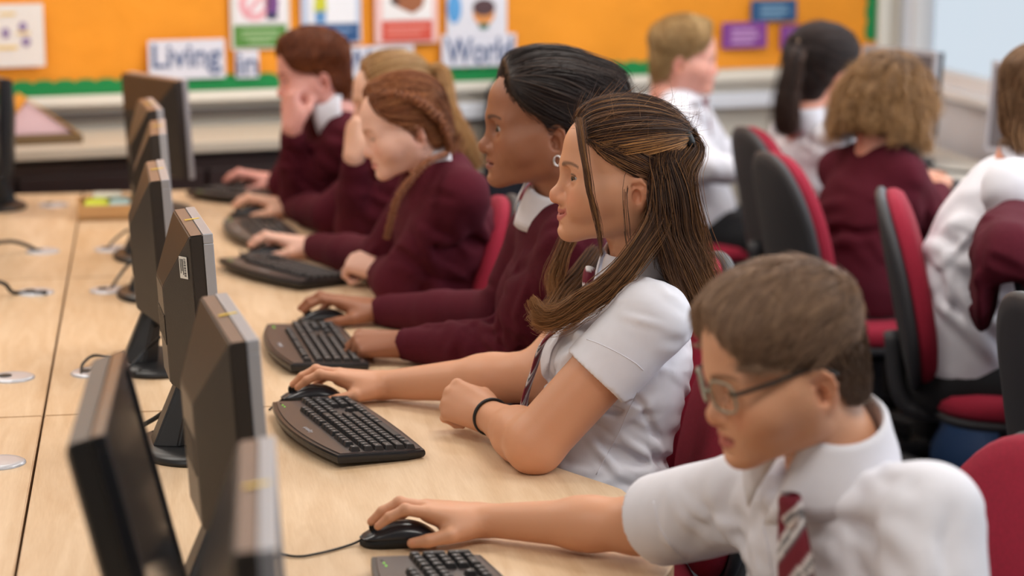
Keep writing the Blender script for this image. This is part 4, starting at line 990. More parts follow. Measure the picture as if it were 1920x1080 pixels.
class Hair:
    """collects a hair body and strands, all in the head's own frame, then links one object"""
    def __init__(s, head, seed=1): s.h = head; s.V, s.F, s.Cc = [], [], []; s.n = 0; s.rs = np.random.RandomState(seed)
    def add(s, v, f, c): s.V.append(v); s.F.append(f+s.n); s.Cc.append(c); s.n += len(v)
    def cap(s, thick, region, h=.0035, k=.010, color=(.05, .03, .02), extra=None, bumps=None):
        S = SDF(); S.u(ellip((-.013, 0, .030), (.091, .076, .079)), .01); S.u(ellip((.024, 0, .040), (.066, .064, .058)), .03); S.u(ellip((-.05, 0, -.03), (.052, .056, .065)), .03)
        for e, kk in (extra or []): S.u(e, kk)
        S.disp(lambda P: -thick(P))
        if bumps: S.disp(bumps)
        S.cut(region, k)
        v, f = polygonize(S, (-.19, -.16, -.24), (.14, .16, .19), h); c = np.tile(np.array(color, f4), (len(v), 1)); c *= (1+.12*s.rs.normal(size=(len(v), 1))); s.add(v, f, np.clip(c, .001, 1)); s.S = S; s.roots = v; return s
    def grow(s, n, mask, flow, length, steps, color, hilite=None, hp=.25, lift=.15, r=.00045, off=(.000, .003), jit=.25, tip=None, collide=True, clump=0, hug=True):
        """strands that run along the hair body: flow(P)->direction"""
        ok = np.nonzero(mask(s.roots))[0]
        if not len(ok): return
        P = s.roots[s.rs.choice(ok, n)]+s.rs.normal(size=(n, 3))*.0015; L = length*(1+.25*s.rs.normal(size=n)).clip(.4, 1.6); st = (L/steps)[:, None]; out = [P.copy()]
        o = s.rs.uniform(off[0], off[1], n); j = s.rs.normal(size=(n, 3))*jit
        if clump:
            cl = np.argmin(((P[:, None, :]-P[None, :clump, :])**2).sum(-1), 1); cj = s.rs.normal(size=(clump, 3))*jit*1.6; j = cj[cl]+j*.35
        for i in range(steps):
            d = flow(P)+j; d = d/(np.linalg.norm(d, axis=1)[:, None]+1e-9)
            if hug:
                g = gradient(s.S, P); d = d-g*(d*g).sum(1)[:, None]; d = d/(np.linalg.norm(d, axis=1)[:, None]+1e-9)+g*lift*(i+1)/steps
            P = P+d*st
            if collide and hug:
                sd = chunked(s.S, P); P = P+gradient(s.S, P)*np.maximum(o*(1 if lift < .05 else .5)-sd, 0)[:, None]
            out.append(P.copy())
        s.strands(np.stack(out, 1), color, hilite, hp, r, tip)
    def strands(s, paths, color, hilite=None, hp=.25, r=.00045, tip=None):
        ec = getattr(s, 'ear', None)
        if ec:
            e = np.abs(np.stack([(paths[..., 0]+.016)/.020, (np.abs(paths[..., 1])-.080)/.030, (paths[..., 2]+.024)/.028], -1)); keep = ((e*e).sum(-1) > 1).all(1); paths = paths[keep]
            if not len(paths): return
        n, m, _ = paths.shape; t = np.linspace(0, 1, m); base = np.array(color, f4)*(1+.14*s.rs.normal(size=(n, 1))).clip(.6, 1.5)
        if hilite is not None: w_ = (s.rs.rand(n, 1) < hp)*s.rs.uniform(.15, .75, (n, 1)); base = base*(1-w_)+np.array(hilite, f4)*w_
        c = np.repeat(base[:, None, :], m, 1)
        if tip is not None: tt = (t**1.5)[None, :, None]*s.rs.uniform(.5, 1, (n, 1, 1)); c = c*(1-tt)+np.array(tip, f4)*tt
        rad = r*(1-.75*t**3)*np.where(t < .08, .6, 1); v, f, cc = ribbon_mesh(paths, rad*s.rs.uniform(.7, 1.3, (n, 1)), c); s.add(v, f, cc)
    def lock(s, guide, n, r0, r1, color, hilite=None, hp=.3, r=.0005, steps=16, wave=0.0, wl=.06, tip=None, flare=0.0, flat=None, frizz=.004):
        """strands that follow a guide line (head frame points), r0 thick at the root and r1 at the end"""
        G = smoothpath(guide, 8); sN = np.linspace(0, len(G)-1, steps+1); G = np.stack([np.interp(sN, np.arange(len(G)), G[:, i]) for i in range(3)], -1)
        T = np.gradient(G, axis=0); T /= np.linalg.norm(T, axis=1)[:, None]; a = np.cross(T, nrm([.2, 1, .1])); a /= np.linalg.norm(a, axis=1)[:, None]+1e-9; b = np.cross(T, a)
        t = np.linspace(0, 1, steps+1); rr = r0+(r1-r0)*t; rr = np.where(t > .75, rr*(1-flare*0), rr); q = s.rs.normal(size=(n, 2))*.5; fl = flat or (1, 1)
        tw = s.rs.uniform(.86, 1.08, n)
        P = G[None]+q[:, 0, None, None]*fl[0]*(rr[:, None]*a)[None]+q[:, 1, None, None]*fl[1]*(rr[:, None]*b)[None]
        ln = np.linalg.norm(np.diff(G, axis=0), axis=1).sum()
        # each strand ends at its own length
        nt = np.clip(t[None, :]*tw[:, None], 0, 1); ii = nt*steps; i0 = np.floor(ii).astype(int).clip(0, steps-1); fr = (ii-i0)[..., None]; ar = np.arange(n)[:, None]; P = P[ar, i0]*(1-fr)+P[ar, i0+1]*fr
        ph = s.rs.rand(n, 1)*1.5+q[:, :1]*1.2; w_ = wave*t[None]*1.0*np.sin(2*math.pi*t[None]*ln/wl+ph); P = P+w_[..., None]*a[None]+(wave*t[None]*.7*np.cos(2*math.pi*t[None]*ln/wl+ph))[..., None]*b[None]
        fz = np.cumsum(s.rs.normal(size=(n, steps+1, 3)), 1)*frizz/steps**.5*.3; P = P+fz*(t[None, :, None])
        if getattr(s, 'coll', None) is not None:
            sh = P.shape; Q = P.reshape(-1, 3); d = chunked(s.coll, Q); m = d < .003
            if m.any(): g = gradient(s.coll, Q[m]); Q[m] += g*(.003+s.rs.rand(m.sum())*.004-d[m])[:, None]
            P = Q.reshape(sh)
        s.strands(P, color, hilite, hp, r, tip)
    def link(s, parent, name='hair', label=None):
        V_ = np.concatenate(s.V); W_ = (V_*s.h['s']) @ s.h['R'].T+s.h['o']
        o = new(name, W_, np.concatenate(s.F), m_hair, parent, True, cols=np.concatenate(s.Cc).clip(.001, 1))
        if label: o['label'] = label
        return o
def hairline(front=.062, temple=.036, side=.004, nape=-.078, ear=True):
    """region of the scalp that carries hair; negative inside"""
    zs = np.array([-.25, nape-.02, nape, -.045, -.030, -.012, .012, .035, .060, .080, .11, .2]); xs = np.array([-.30, -.14, -.055, -.047, -.036, side-.004, side+.006, temple, front-.004, front, front-.002, front-.002])
    def fn(P):
        d = (P[:, 0]-np.interp(P[:, 2], zs, xs))*.8
        if ear:
            e = ellip((-.017, 0, -.023), (.021, .3, .029))[0](P); d = np.maximum(d, -e)
        return d
    return fn
def person(label, o, yaw, s=1.0, pitch=0, roll=0, hk=None, skin=(.8, .5, .4), lip=(.5, .2, .18), brow=(.1, .05, .03), blush=.35, freck=0, gaze=(1, 0, -.1), neck=None, pel=None, mid=None, shL=None, shR=None,
           armL=None, armR=None, handL=None, handR=None, h=.0032, top='shirt', W=None, D=None, wear_off=.010, foldspec=(), collar=True, sleeve=.55, hs=.95, armr=(.046, .041, .034, .024), legs=True, knee=None, tie=None, th=.006, iris=(.10, .055, .025), bust=0, face_cut=None, seatz=.52, collar_tilt=R(13), collar_r=.057, cuff=True, feet=.30, collar_kw=None, browz=0., untuck=None, slr=1.0, long=False):
    """builds one seated figure; returns (root, head frame, clothes SDF)"""
    hk = hk or {}; hr = rotm(yaw, pitch, roll); o = np.asarray(o, float); head = {'o': o, 'R': hr, 's': s}
    root = thing('person', label, 'person', tuple(np.round([pel[0], pel[1], 0], 4)))
    off = Vector(root.location)
    HS = head_sdf(**hk); hr4, o4 = hr.astype(f4), o.astype(f4)
    B = SDF(); Hn = (lambda P: HS(((P-o4) @ hr4)/f4(s))*f4(s)); B.u((Hn, o+hr @ np.array([0, 0, -.03])*s, .20*s), .01)
    neck, pel, mid, shL, shR = [np.asarray(v, float) for v in (neck, pel, mid, shL, shR)]
    nk = o+hr @ np.array([-.045, 0, -.120])*s; lat = shL-shR
    B.u(capsule(nk, neck, .046*s, .050*s), .03)
    W = W or (.150, .150, .138, .138, .148, .150, .110, .062); D = D or (.105, .108, .100, .098, .102, .096, .075, .058)
    top_t = neck-nrm(nk-neck)*.012
    B.u(torso_prim(pel, mid, top_t, lat, W, D, -.012), .03)
    nails = []
    G = SDF(); G.u(torso_prim(pel, mid, top_t, lat, W, D, wear_off), .03)
    for side, sh, arm, hand in ((1, shL, armL, handL), (-1, shR, armR, handR)):
        B.u(capsule(neck+(sh-neck)*.25-np.array([0, 0, .040]), sh-np.array([0, 0, .014]), .028, .038), .03); G.u(capsule(neck+(sh-neck)*.22-np.array([0, 0, .012 if top == 'jumper' else .028]), sh-np.array([0, 0, .0 if top == 'jumper' else .006]), .040+wear_off*.6, .048+wear_off), .045 if top == 'jumper' else .034)
        if arm is None: continue
        el, wr = [np.asarray(v, float) for v in arm]; r = armr
        B.u(capsule(sh, el, r[0], r[1]), .012); B.u(capsule(el, el+(wr-el)*.35, r[1]*.98, r[2]*1.12), .012); B.u(capsule(el+(wr-el)*.30, wr, r[2]*1.14, r[3]), .02)
        Sl = SDF()
        if top == 'jumper' or long:
            Sl.u(capsule(sh, el, r[0]+.014, r[1]+.013), .03); Sl.u(capsule(el, el+(wr-el)*.5, r[1]+.012, r[2]+.013), .02); Sl.u(capsule(el+(wr-el)*.45, wr-nrm(wr-el)*.040, r[2]+.013, r[3]+.013), .015); Sl.u(capsule(wr-nrm(wr-el)*.045, wr+nrm(wr-el)*.01, r[3]+.0085, r[3]+.0075), .006)
            c, d, rr = wr-nrm(wr-el)*.004, nrm(wr-el), r[3]+.003; sc, sr = (sh+el+wr)/3, .36
        else:
            e2 = sh+(el-sh)*sleeve; Sl.u(capsule(sh-np.array([0, 0, .006]), e2+(el-sh)*.10, (r[0]+.011)*slr, (r[0]*(1-sleeve)+r[1]*sleeve+.015)*slr), .03); c, d, rr = e2, nrm(el-sh), (r[0]*(1-sleeve)+r[1]*sleeve+.010)*slr; sc, sr = (sh+e2)/2, .22
        c4, d4 = c.astype(f4), d.astype(f4); Sl.cut((lambda P, c=c4, d=d4: (P-c) @ d), .003); Sl.sub(capsule(c+d*.02, c-d*.03, rr, rr*.85), .004)
        G.u(Sl.prim(sc, sr), .022)
        if hand: add_hand(B, wr, hand['u'], hand['n'], -hand.get('t', 1)*side, hand['pose'], hs, nails)
    if bust:
        for sg in (1, -1):
            fwd = np.cross(nrm(lat), nrm(neck-pel)); c = pel+(neck-pel)*.60+(mid-(pel+neck)/2)*.8+fwd*.072+nrm(lat)*.062*sg; G.u(ball(c, .046+bust), .06)
    if untuck is not None: G.cut(untuck, .004)
    G.sub(capsule(neck+(nk-neck)*.30, neck+(nk-neck)*1.1, .052, .054), .012)       # neck opening
    if foldspec is not None: G.disp(folds(list(foldspec), seed=len(label), on=G_copy(G)))
    lo, hi = B.bounds()
    v, f = polygonize(B, lo, hi, h)
    # a finer face in the same surface
    L_ = ((v-o4) @ hr4)/f4(s); col = head_color(L_, skin, lip, brow, blush, hk.get('smile', 0), freck, browz=browz, mouth=hk.get('mouth', 1.0), open_eye=hk.get('open_eye', 1.0), lidlow=hk.get('lidlow', 0.0)) 
    far = (np.abs(L_).max(1) > .125) | (L_[:, 2] < -.115); col[far] = np.array(skin, f4)*np.array([.98, .95, .93], f4)
    for p, sc in nails:
        d = np.linalg.norm(v-p.astype(f4), axis=1); m = np.clip(1-(d-.0035*sc)/(.0025*sc), 0, 1)[:, None]*.55; col = col*(1-m)+np.minimum(np.array(skin, f4)*np.array([1.12, .92, .92], f4), 1)*m
    V_, F_, C_, M_ = [v], [f], [col], [np.zeros(len(f), int)]; n = len(v)
    for sg in (1, -1):
        ev, ef, ec = eyeball(np.array([.0725-hk.get('eye_back', 0), .0315*sg, -.0035]), gaze, iris=iris); V_.append((ev*s) @ hr.T+o); F_.append(ef+n); C_.append(ec); M_.append(np.ones(len(ef), int)); n += len(ev)
    oo = new('body', np.concatenate(V_)-np.array(off), np.concatenate(F_), None, root, True, mats=[m_skin, m_eye], mi=np.concatenate(M_), cols=np.concatenate(C_))
    def put(ob): ob.location = -off; return ob
    cm = {'shirt': m_shirt, 'jumper': m_jumper}[top]
    lo, hi = G.bounds(); gv, gf = polygonize(G, lo, hi, th); g = put(new(top, gv, gf, cm, root, True))
    # trousers and shoes, mostly under the desks
    if legs:
        fwd = nrm(np.cross(lat, [0, 0, 1.])); fwd[2] = 0
        T = SDF(); T.u(ellip(pel-np.array([0, 0, .02]), (.145, .145, .115)), .02); SH = SDF()
        ln = nrm(np.array([lat[0], lat[1], 0]))
        for sg in (1, -1):
            a = pel+ln*.075*sg-np.array([0, 0, .015]); k = a+fwd*(knee or .40)+ln*.03*sg-np.array([0, 0, .03]); b = np.array([*(k+fwd*-.04)[:2], .09]); T.u(capsule(a, k, .088, .066), .04); T.u(capsule(k, b, .064, .052), .02)
            SH.u(capsule(b+fwd*-.02+np.array([0, 0, -.048]), b+fwd*.13+np.array([0, 0, -.054]), .040, .034), .02); SH.u(capsule(b+np.array([0, 0, .01]), b+np.array([0, 0, -.05]), .044, .042), .03)
        SH.cut(lambda P: .004-P[:, 2], .004)
        put(mesh_sdf('trousers', T, .014, m_trous, root)); put(mesh_sdf('shoes', SH, .010, m_shoe, root))
    if collar:
        kw = dict(tilt=collar_tilt, r=collar_r); kw.update(collar_kw or {}); put(make_collar(root, neck, nk, shL, shR, **kw))
    if tie: put(make_tie(root, tie))
    return root, head, G, put
def on_cloth(G, x, y, lift=.0):
    """the first point of the cloth along the sight line through a picture position"""
    d = nrm(ray(x, y)); t = 1.6
    for _ in range(160):
        e = float(G((CAM_POS+d*t)[None].astype(f4), False)[0])
        if abs(e) < .0006 or t > 9: break
        t += e*.7
    return CAM_POS+d*(t-lift)
def seam(root, put, G, px_list, r=.0011, name='seam', m=None, n=6):
    q_ = smoothpath([(x, y, 0) for x, y in px_list], n)[:, :2]; v, f = tube([on_cloth(G, x, y) for x, y in q_], r, 5); return put(new(name, v, f, m or m_shirt, root, True))
def make_collar(root, neck, nk, shL, shR, tilt=R(12), r=.060, gap=.16, hgt=.034, leaf=.052, point=.030, spread=.012, up=0.026, name='collar', fwd=0.0):
    """turned-down shirt collar round the neck, open at the front"""
    lat = nrm(shL-shR); ax = nrm(nk-neck); ax0 = ax; lat = nrm(lat-ax*(lat @ ax)); fw = np.cross(lat, ax)
    fh = nrm(np.cross(lat, [0, 0, 1.])); ax = nrm(ax*.4+np.array([0, 0, 1.])*.6+0*fh); ax = nrm(ax-lat*(ax @ lat)); fw = np.cross(lat, ax)
    ax2 = nrm(ax*math.cos(tilt)+fw*math.sin(tilt)); fw2 = np.cross(lat, ax2); c = neck+ax0*up+fw*fwd
    n = 48; vs = []
    prof_n = 9
    for i in range(n+1):
        a = gap+(2*math.pi-2*gap)*i/n; fr = 0.5+0.5*math.cos(a); edge_ = max(0, 1-min(a-gap, 2*math.pi-gap-a)/.9)
        d = math.cos(a)*fw2*1.06+math.sin(a)*lat; d0 = d
        lf = leaf+point*edge_**1.3; fl = .40+.60*min(1, fr*1.5)
        pr = [(r, -.012), (r*.985, .008), (r*.97, hgt*.8), (r*.985, hgt), (r*1.02, hgt+.001), (r*1.05+.004, hgt-.006), (r*1.05+(r*.05+.008+spread*.4)*fl, hgt-lf*.4), (r*1.05+(r*.09+.012+spread*.8)*fl, hgt-lf*.75), (r*1.05+(r*.11+.014+spread)*fl, hgt-lf)]
        for rr, z in pr: vs.append(c+d*rr+ax2*(z+.004*(1-fr)))
    fs = [(i*prof_n+k, (i+1)*prof_n+k, (i+1)*prof_n+k+1, i*prof_n+k+1) for i in range(n) for k in range(prof_n-1)]
    o = new(name, vs, fs, m_shirt, root, True); md = o.modifiers.new('thick', 'SOLIDIFY'); md.thickness = .0018; md.offset = 0
    return o
TIE_R, TIE_W, TIE_G = srgb(112, 16, 40), srgb(226, 222, 224), srgb(96, 98, 104)
def make_tie(root, spec):
    """knot and blade: spec = dict(path=[points], width=[half widths], across=vector, knot=(point, down, out))"""
    P = smoothpath(spec['path'], 14); m = len(P); wd = np.interp(np.linspace(0, 1, m), np.linspace(0, 1, len(spec['width'])), spec['width']); ac = np.asarray(spec['across'], float)
    T = np.gradient(P, axis=0); T /= np.linalg.norm(T, axis=1)[:, None]; A = ac-T*(T @ ac)[:, None]; A /= np.linalg.norm(A, axis=1)[:, None]; N = np.cross(A, T); ou = np.asarray(spec['out'], float); N *= np.sign((N @ ou))[:, None]
    s = np.concatenate([[0], np.cumsum(np.linalg.norm(np.diff(P, axis=0), axis=1))]); q = 17; vs, cs = [], []
    for sgn in (1, -1):
        for i in range(m):
            for k in range(q):
                u = (k/(q-1))*2-1; vs.append(P[i]+A[i]*u*wd[i]+N[i]*sgn*(.0032*(1-abs(u)**4)+.0004))
                ph = ((s[i]+u*wd[i]*1.0)/spec.get('pitch', .052)) % 1; cs.append(TIE_R if ph < .55 else (TIE_W if ph < .68 else (TIE_G if ph < .80 else (TIE_W if ph < .92 else TIE_G))))
    fs = []
    for o_ in (0, m*q):
        for i in range(m-1):
            for k in range(q-1): a = o_+i*q+k; f = (a, a+1, a+q+1, a+q); fs.append(f if o_ == 0 else f[::-1])
    for i in range(m-1):
        for k in (0, q-1): a = i*q+k; fs.append((a, a+q, a+q+m*q, a+m*q))
    if spec.get('knot') is not None:
        kc, kd, kw_ = [np.asarray(v, float) for v in spec['knot'][:2]]+[spec['knot'][2]]; n0 = len(vs); kd = nrm(kd); A0 = nrm(ac-kd*(ac @ kd)); N0 = np.cross(A0, kd); N0 *= np.sign(N0 @ ou)
        for i in range(11):
            t = i/10; hw = kw_*(1-.42*t)*(math.sin(math.pi*min(1, .12+t*.84))**.35)
            for k in range(20): a = 2*math.pi*k/20; p = kc+kd*(t-.5)*kw_*2.1+A0*hw*math.cos(a)+N0*hw*.62*math.sin(a); vs.append(p); ph = ((t*kw_*2.1+hw*math.cos(a)*.9)/.05+.1) % 1; cs.append(TIE_R if ph < .55 else (TIE_W if ph < .68 else (TIE_G if ph < .80 else TIE_W)))
        for i in range(10):
            for k in range(20): a = n0+i*20+k; b = n0+i*20+(k+1) % 20; fs.append((a, b, b+20, a+20))
    return new('tie', vs, fs, m_tie, root, True, cols=np.array(cs))
# ------------------------------------------------------------------ the pupils
FAIR, FAIRLIP = srgb(226, 176, 150), srgb(196, 112, 104)
def P_(x, y, Y): return at(x, y, Y)
def mouse_wrist(key, back=.118, z=.030, dy=0):
    p, yaw = MICE[key]; d = np.array([math.cos(yaw), math.sin(yaw), 0]); return np.array([p[0], p[1]+dy, TOP+z])-d*back, d
# --- the long-haired girl in the white shirt
wR, dm = mouse_wrist('g2', back=.130); 
g2 = dict(o=at(1160, 326, 3.45), yaw=R(180), s=1.03, pitch=R(-2), hk=dict(ears=.80, mouth=1.24, smile=1.0, nose=1.02, chin=1.0, jaw=.97, cheek=1.08, lips=.95, lidlow=.0003, open_eye=1.05, nosew=1.05), skin=srgb(211, 154, 120), lip=srgb(180, 90, 86), brow=srgb(92, 64, 48), blush=.5,
    gaze=(1, .30, -.16), neck=at(1208, 515, 3.46), pel=at(1098, 955, 3.46), mid=at(1158, 735, 3.46), shL=at(1222, 592, 3.285), shR=at(1150, 560, 3.62),
    armL=(onz(1003, 832, .766), onz(915, 778, .765)), armR=(onz(1012, 705, .800), wR), handR=dict(u=dm+np.array([0, 0, .06]), n=(0, 0, 1), pose='mouse'), handL=dict(u=(-.55, .62, .16), n=(-.42, -.66, .60), pose='fist'),
    h=.0024, th=.0042, armr=(.052, .049, .038, .0255), sleeve=.47, iris=(.10, .05, .02), bust=.012, W=(.145, .145, .128, .125, .138, .142, .105, .060), D=(.105, .112, .105, .098, .100, .098, .075, .056), seatz=.5,
    foldspec=[(at(1230, 640, 3.3), .10, (.5, .1, 1), .034, .0030), (at(1130, 800, 3.35), .16, (.35, .2, 1), .038, .0065), (at(1200, 860, 3.4), .12, (.7, .2, 1), .034, .0065), (at(1080, 690, 3.4), .08, (1, .5, .4), .03, .003), (at(1190, 560, 3.35), .07, (-.6, .3, .6), .03, .002)], collar_r=.056)
bl = np.array(g2['neck']); ta = nrm(np.array([.1, 1, 0]))
tiep = [at(1108, 508, 3.40), at(1098, 552, 3.385), at(1062, 600, 3.40), at(1020, 640, 3.42), at(1002, 690, 3.43), at(986, 740, 3.44), at(978, 790, 3.45)]
g2['tie'] = dict(path=tiep, width=[.012, .016, .022, .026, .03, .032, .034], across=(.35, .9, .0), out=(-1, -.3, .2), pitch=.05, knot=(at(1102, 524, 3.385), np.array(tiep[1])-np.array(tiep[0]), .019))
r_, hd, G, put = person('girl with long half-tied brown hair and white short-sleeved shirt, smiling at her monitor', **g2)
for pl in ([(1100, 636), (1125, 645), (1160, 662), (1190, 680), (1206, 694)], [(1196, 735), (1176, 775), (1160, 812), (1140, 850), (1118, 890)]): seam(r_, put, G, pl, .0008)
# black hair band on the left wrist
el, wr = g2['armL']; ax = nrm(np.asarray(wr)-np.asarray(el)); a1 = nrm(np.cross(ax, [0, 0, 1])); b1 = np.cross(a1, ax); cw = np.asarray(wr)-ax*.014
v, f = tube([cw+(a1*math.cos(t)+b1*math.sin(t))*.0305 for t in np.linspace(0, 2*math.pi, 40)[:-1]], .0030, 8, True); tag(new('wrist_band', v, f, m_rubber, None, True), 'thin black elastic band around the smiling girl\'s left wrist', 'wrist band')
DKB, GOLD = np.array(srgb(52, 34, 27)), np.array(srgb(182, 128, 76))
H = Hair(hd, 3); H.ear = True
hl = hairline(front=.070, temple=.040, side=-.002, nape=-.085)
H.cap(lambda P: .004+.006*np.clip((P[:, 2]-.03)/.06, 0, 1), hl, h=.003, color=DKB*1.2)
TIE = np.array([-.096, .012, .058])
w2l = lambda p: (np.asarray(p)-hd['o']) @ hd['R']/hd['s']
part = lambda P: P[:, 2] > .050+.10*(P[:, 0]+.1)*.0
def to_tie(P): d = TIE-P; return d/np.linalg.norm(d, axis=1)[:, None]
top_m = lambda P: (P[:, 2] > .046+.12*np.clip(P[:, 0], -.1, .1)) & (P[:, 0] > -.095)
H.grow(9000, top_m, to_tie, .15, 14, DKB*1.45, GOLD, .30, lift=0, r=.0005, off=(.0005, .0045), jit=.022, clump=70)
H.grow(420, lambda P: (np.abs(P[:, 2]-.052) < .010) & (P[:, 1] > .03) & (P[:, 0] < .03), to_tie, .12, 14, GOLD*.9, GOLD*1.3, .5, lift=0, r=.0005, off=(.003, .0055), jit=.02, clump=12)
low_m = lambda P: (P[:, 2] < .060+.12*np.clip(P[:, 0], -.1, .1)) & (P[:, 0] < -.035)
H.grow(2600, low_m, lambda P: np.stack([-.25-.3*(P[:, 0] > 0), np.sign(P[:, 1])*.05, -1+0*P[:, 0]], -1), .13, 12, DKB*1.1, GOLD, .10, lift=0, r=.0005, off=(.001, .004), jit=.03, clump=60)
tem_m = lambda P: (P[:, 0] > .012) & (P[:, 2] < .065) & (P[:, 2] > .0)
H.grow(900, tem_m, lambda P: np.stack([-1+0*P[:, 0], 0*P[:, 0], -.42+0*P[:, 0]], -1), .085, 12, DKB*1.7, GOLD, .45, lift=0, r=.0005, off=(.001, .004), jit=.05, clump=24)
from_body = SDF(); G_ = G; ho, hR, hs_ = hd['o'].astype(f4), hd['R'].astype(f4), f4(hd['s'])
H.coll = lambda L: np.minimum(G_((L*hs_) @ hR.T+ho), H.S(L)*hs_)/hs_
q = lambda x, y, Y: w2l(at(x, y, Y))
TL = q(1252, 258, 3.43)
# pony and the curtain of hair down the back
H.lock([TIE, TIE+np.array([-.022, .008, -.012]), q(1278, 330, 3.40), q(1288, 430, 3.38), q(1300, 500, 3.36), q(1322, 570, 3.34)], 1300, .010, .034, DKB*1.5, GOLD, .42, wave=.003, wl=.11, tip=GOLD*.7, steps=20)
for k, (gx, gy) in enumerate(((0, 0), (14, -10), (-14, 10), (-26, 20))):
    H.lock([q(1232+gx*.5, 292, 3.40+k*.02), q(1248+gx, 360, 3.37), q(1256+gx, 430, 3.36), q(1275+gx, 490, 3.355), q(1306+gx*.6, 560+gy, 3.36)], 800, .020, .034, DKB*1.3, GOLD, .22, wave=.003, wl=.12, tip=np.array(srgb(120, 84, 58)), steps=18)
H.lock([q(1222, 300, 3.42), q(1215, 370, 3.365), q(1228, 440, 3.35), q(1240, 500, 3.34)], 500, .022, .034, DKB*.95, GOLD, .10, wave=.002, tip=DKB*1.6)
# locks brought forward over the shoulder and curled out on the chest
for k, (dx, dy) in enumerate(((0, 0), (10, 8), (-8, -10), (22, 10))):
    H.lock([q(1228+dx*.4, 325, 3.38), q(1222+dx, 400, 3.35), q(1182+dx, 470, 3.325), q(1128+dx, 528+dy*.5, 3.315), q(1076+dx*.6, 566+dy, 3.32), q(1030+dx*.5, 588+dy, 3.33), q(1000, 575+dy*2.0, 3.34)], 620, .012, .018, DKB*1.7, GOLD, .38, wave=.0035, wl=.10, tip=GOLD*.85, steps=24)
H.lock([q(1120, 470, 3.60), q(1075, 530, 3.56), q(1038, 575, 3.53), q(1008, 612, 3.51)], 420, .014, .020, DKB*1.8, GOLD, .5, wave=.004, wl=.09, tip=GOLD*.9)
H.lock([q(1100, 330, 3.60), q(1075, 430, 3.58), q(1045, 500, 3.56), q(1040, 560, 3.54)], 260, .008, .016, DKB*2.0, GOLD, .5, wave=.003, wl=.09, tip=GOLD)
# thin face-framing strand from the parting
H.coll = None
H.lock([q(1086, 226, 3.40), q(1092, 270, 3.365), q(1100, 320, 3.345), q(1108, 370, 3.34), q(1122, 425, 3.34), q(1128, 480, 3.335)], 110, .007, .0035, DKB*2.4, GOLD, .55, wave=.001, steps=20, r=.0005)
# stray hairs standing off the crown
H.grow(240, lambda P: P[:, 2] > .05, lambda P: to_tie(P)*.8+np.array([0, 0, .35]), .055, 8, DKB*2.2, GOLD, .6, lift=.9, r=.00028, jit=.35)
put(H.link(r_))
# the black hair tie
tw = (TIE+np.array([-.006, .004, .002]))*hd['s'] @ hd['R'].T+hd['o']; v, f = tube([tw+hd['R'] @ np.array([-.004+.008*math.sin(t), .019*math.cos(t), .015*math.sin(t)]) for t in np.linspace(0, 2*math.pi, 25)[:-1]], .0090, 8, True); tag(new('hair_tie', v, f, m_rubber, None, True), 'black elastic hair tie at the back of the smiling girl\'s head', 'hair tie')

# --- the girl with hoop earrings in a maroon jumper
wR, dm = mouse_wrist('dark')
dk = dict(o=at(1012, 232, 3.95), yaw=R(180), s=1.06, pitch=R(1), hk=dict(nosew=1.22, lips=1.15, nose=.97, chin=.98, open_eye=1.5, cheek=1.04, lidlow=.0004), skin=srgb(154, 100, 72), lip=srgb(132, 72, 66), brow=srgb(48, 32, 26), blush=.22, gaze=(1, .22, -.12),
    neck=at(1050, 380, 3.97), pel=at(1075, 830, 3.97), mid=at(1070, 610, 3.97), shL=at(1072, 460, 3.80), shR=at(1010, 440, 4.13), armL=(onz(968, 655, .775), onz(752, 645, .757)), armR=(onz(940, 592, .79), wR),
    handR=dict(u=dm+np.array([0, 0, .06]), n=(0, 0, 1), pose='mouse'), handL=dict(u=(-.95, .15, -.05), n=(.1, -.35, .93), pose='fist'), h=.0028, th=.0045, top='jumper', iris=(.05, .025, .012), bust=.01, hs=.97,
    foldspec=[(at(960, 640, 3.9), .10, (1, .2, .5), .032, .0055), (at(860, 640, 3.9), .10, (1, .15, .1), .034, .0040), (at(900, 585, 4.1), .12, (1, .2, .2), .036, .0050), (at(1020, 520, 3.85), .12, (.5, .3, .9), .05, .0050), (at(1050, 690, 3.9), .14, (.3, .2, 1), .045, .005)], collar_r=.058)
r_, hd, G, put = person('girl with dark hair tied back, hoop earrings and maroon jumper, watching her screen', collar_kw=dict(leaf=.060, point=.03, spread=.016), **dk)
BLK = np.array(srgb(36, 26, 24))
H = Hair(hd, 5)
hl = hairline(front=.066, temple=.040, side=.002, nape=-.080)
H.cap(lambda P: .010+.014*np.clip((P[:, 2]-.02)/.07, 0, 1), hl, h=.003, color=BLK, extra=[(ellip((-.105, 0, .025), (.034, .050, .052)), .03)])
BUN = np.array([-.135, 0, .015])
H.grow(4200, lambda P: P[:, 0] > -.13, lambda P: (BUN-P)/np.linalg.norm(BUN-P, axis=1)[:, None], .17, 14, BLK*1.05, np.array(srgb(88, 66, 54)), .25, lift=0, r=.0006, off=(.0006, .003), jit=.05, clump=100)
put(H.link(r_))
ec = hd['o']+hd['R'] @ (np.array([-.0175, .0775, -.060])*hd['s'])
for sg, lb in ((1, 'silver hoop earring in the near ear of the dark-haired girl'), (-1, 'silver hoop earring in the far ear of the dark-haired girl')):
    ec = hd['o']+hd['R'] @ (np.array([-.0165, .0755*sg, -.0575])*hd['s']); v, f = tube([ec+np.array([.0065*math.cos(t), 0, .0095*math.sin(t)]) for t in np.linspace(0, 2*math.pi, 28)[:-1]], .0022, 8, True)
    tag(new('hoop_earring', v, f, mat('silver_metal', srgb(225, 222, 218), .2, metal=1.0), None, True), lb, 'earring', 'hoop earrings')

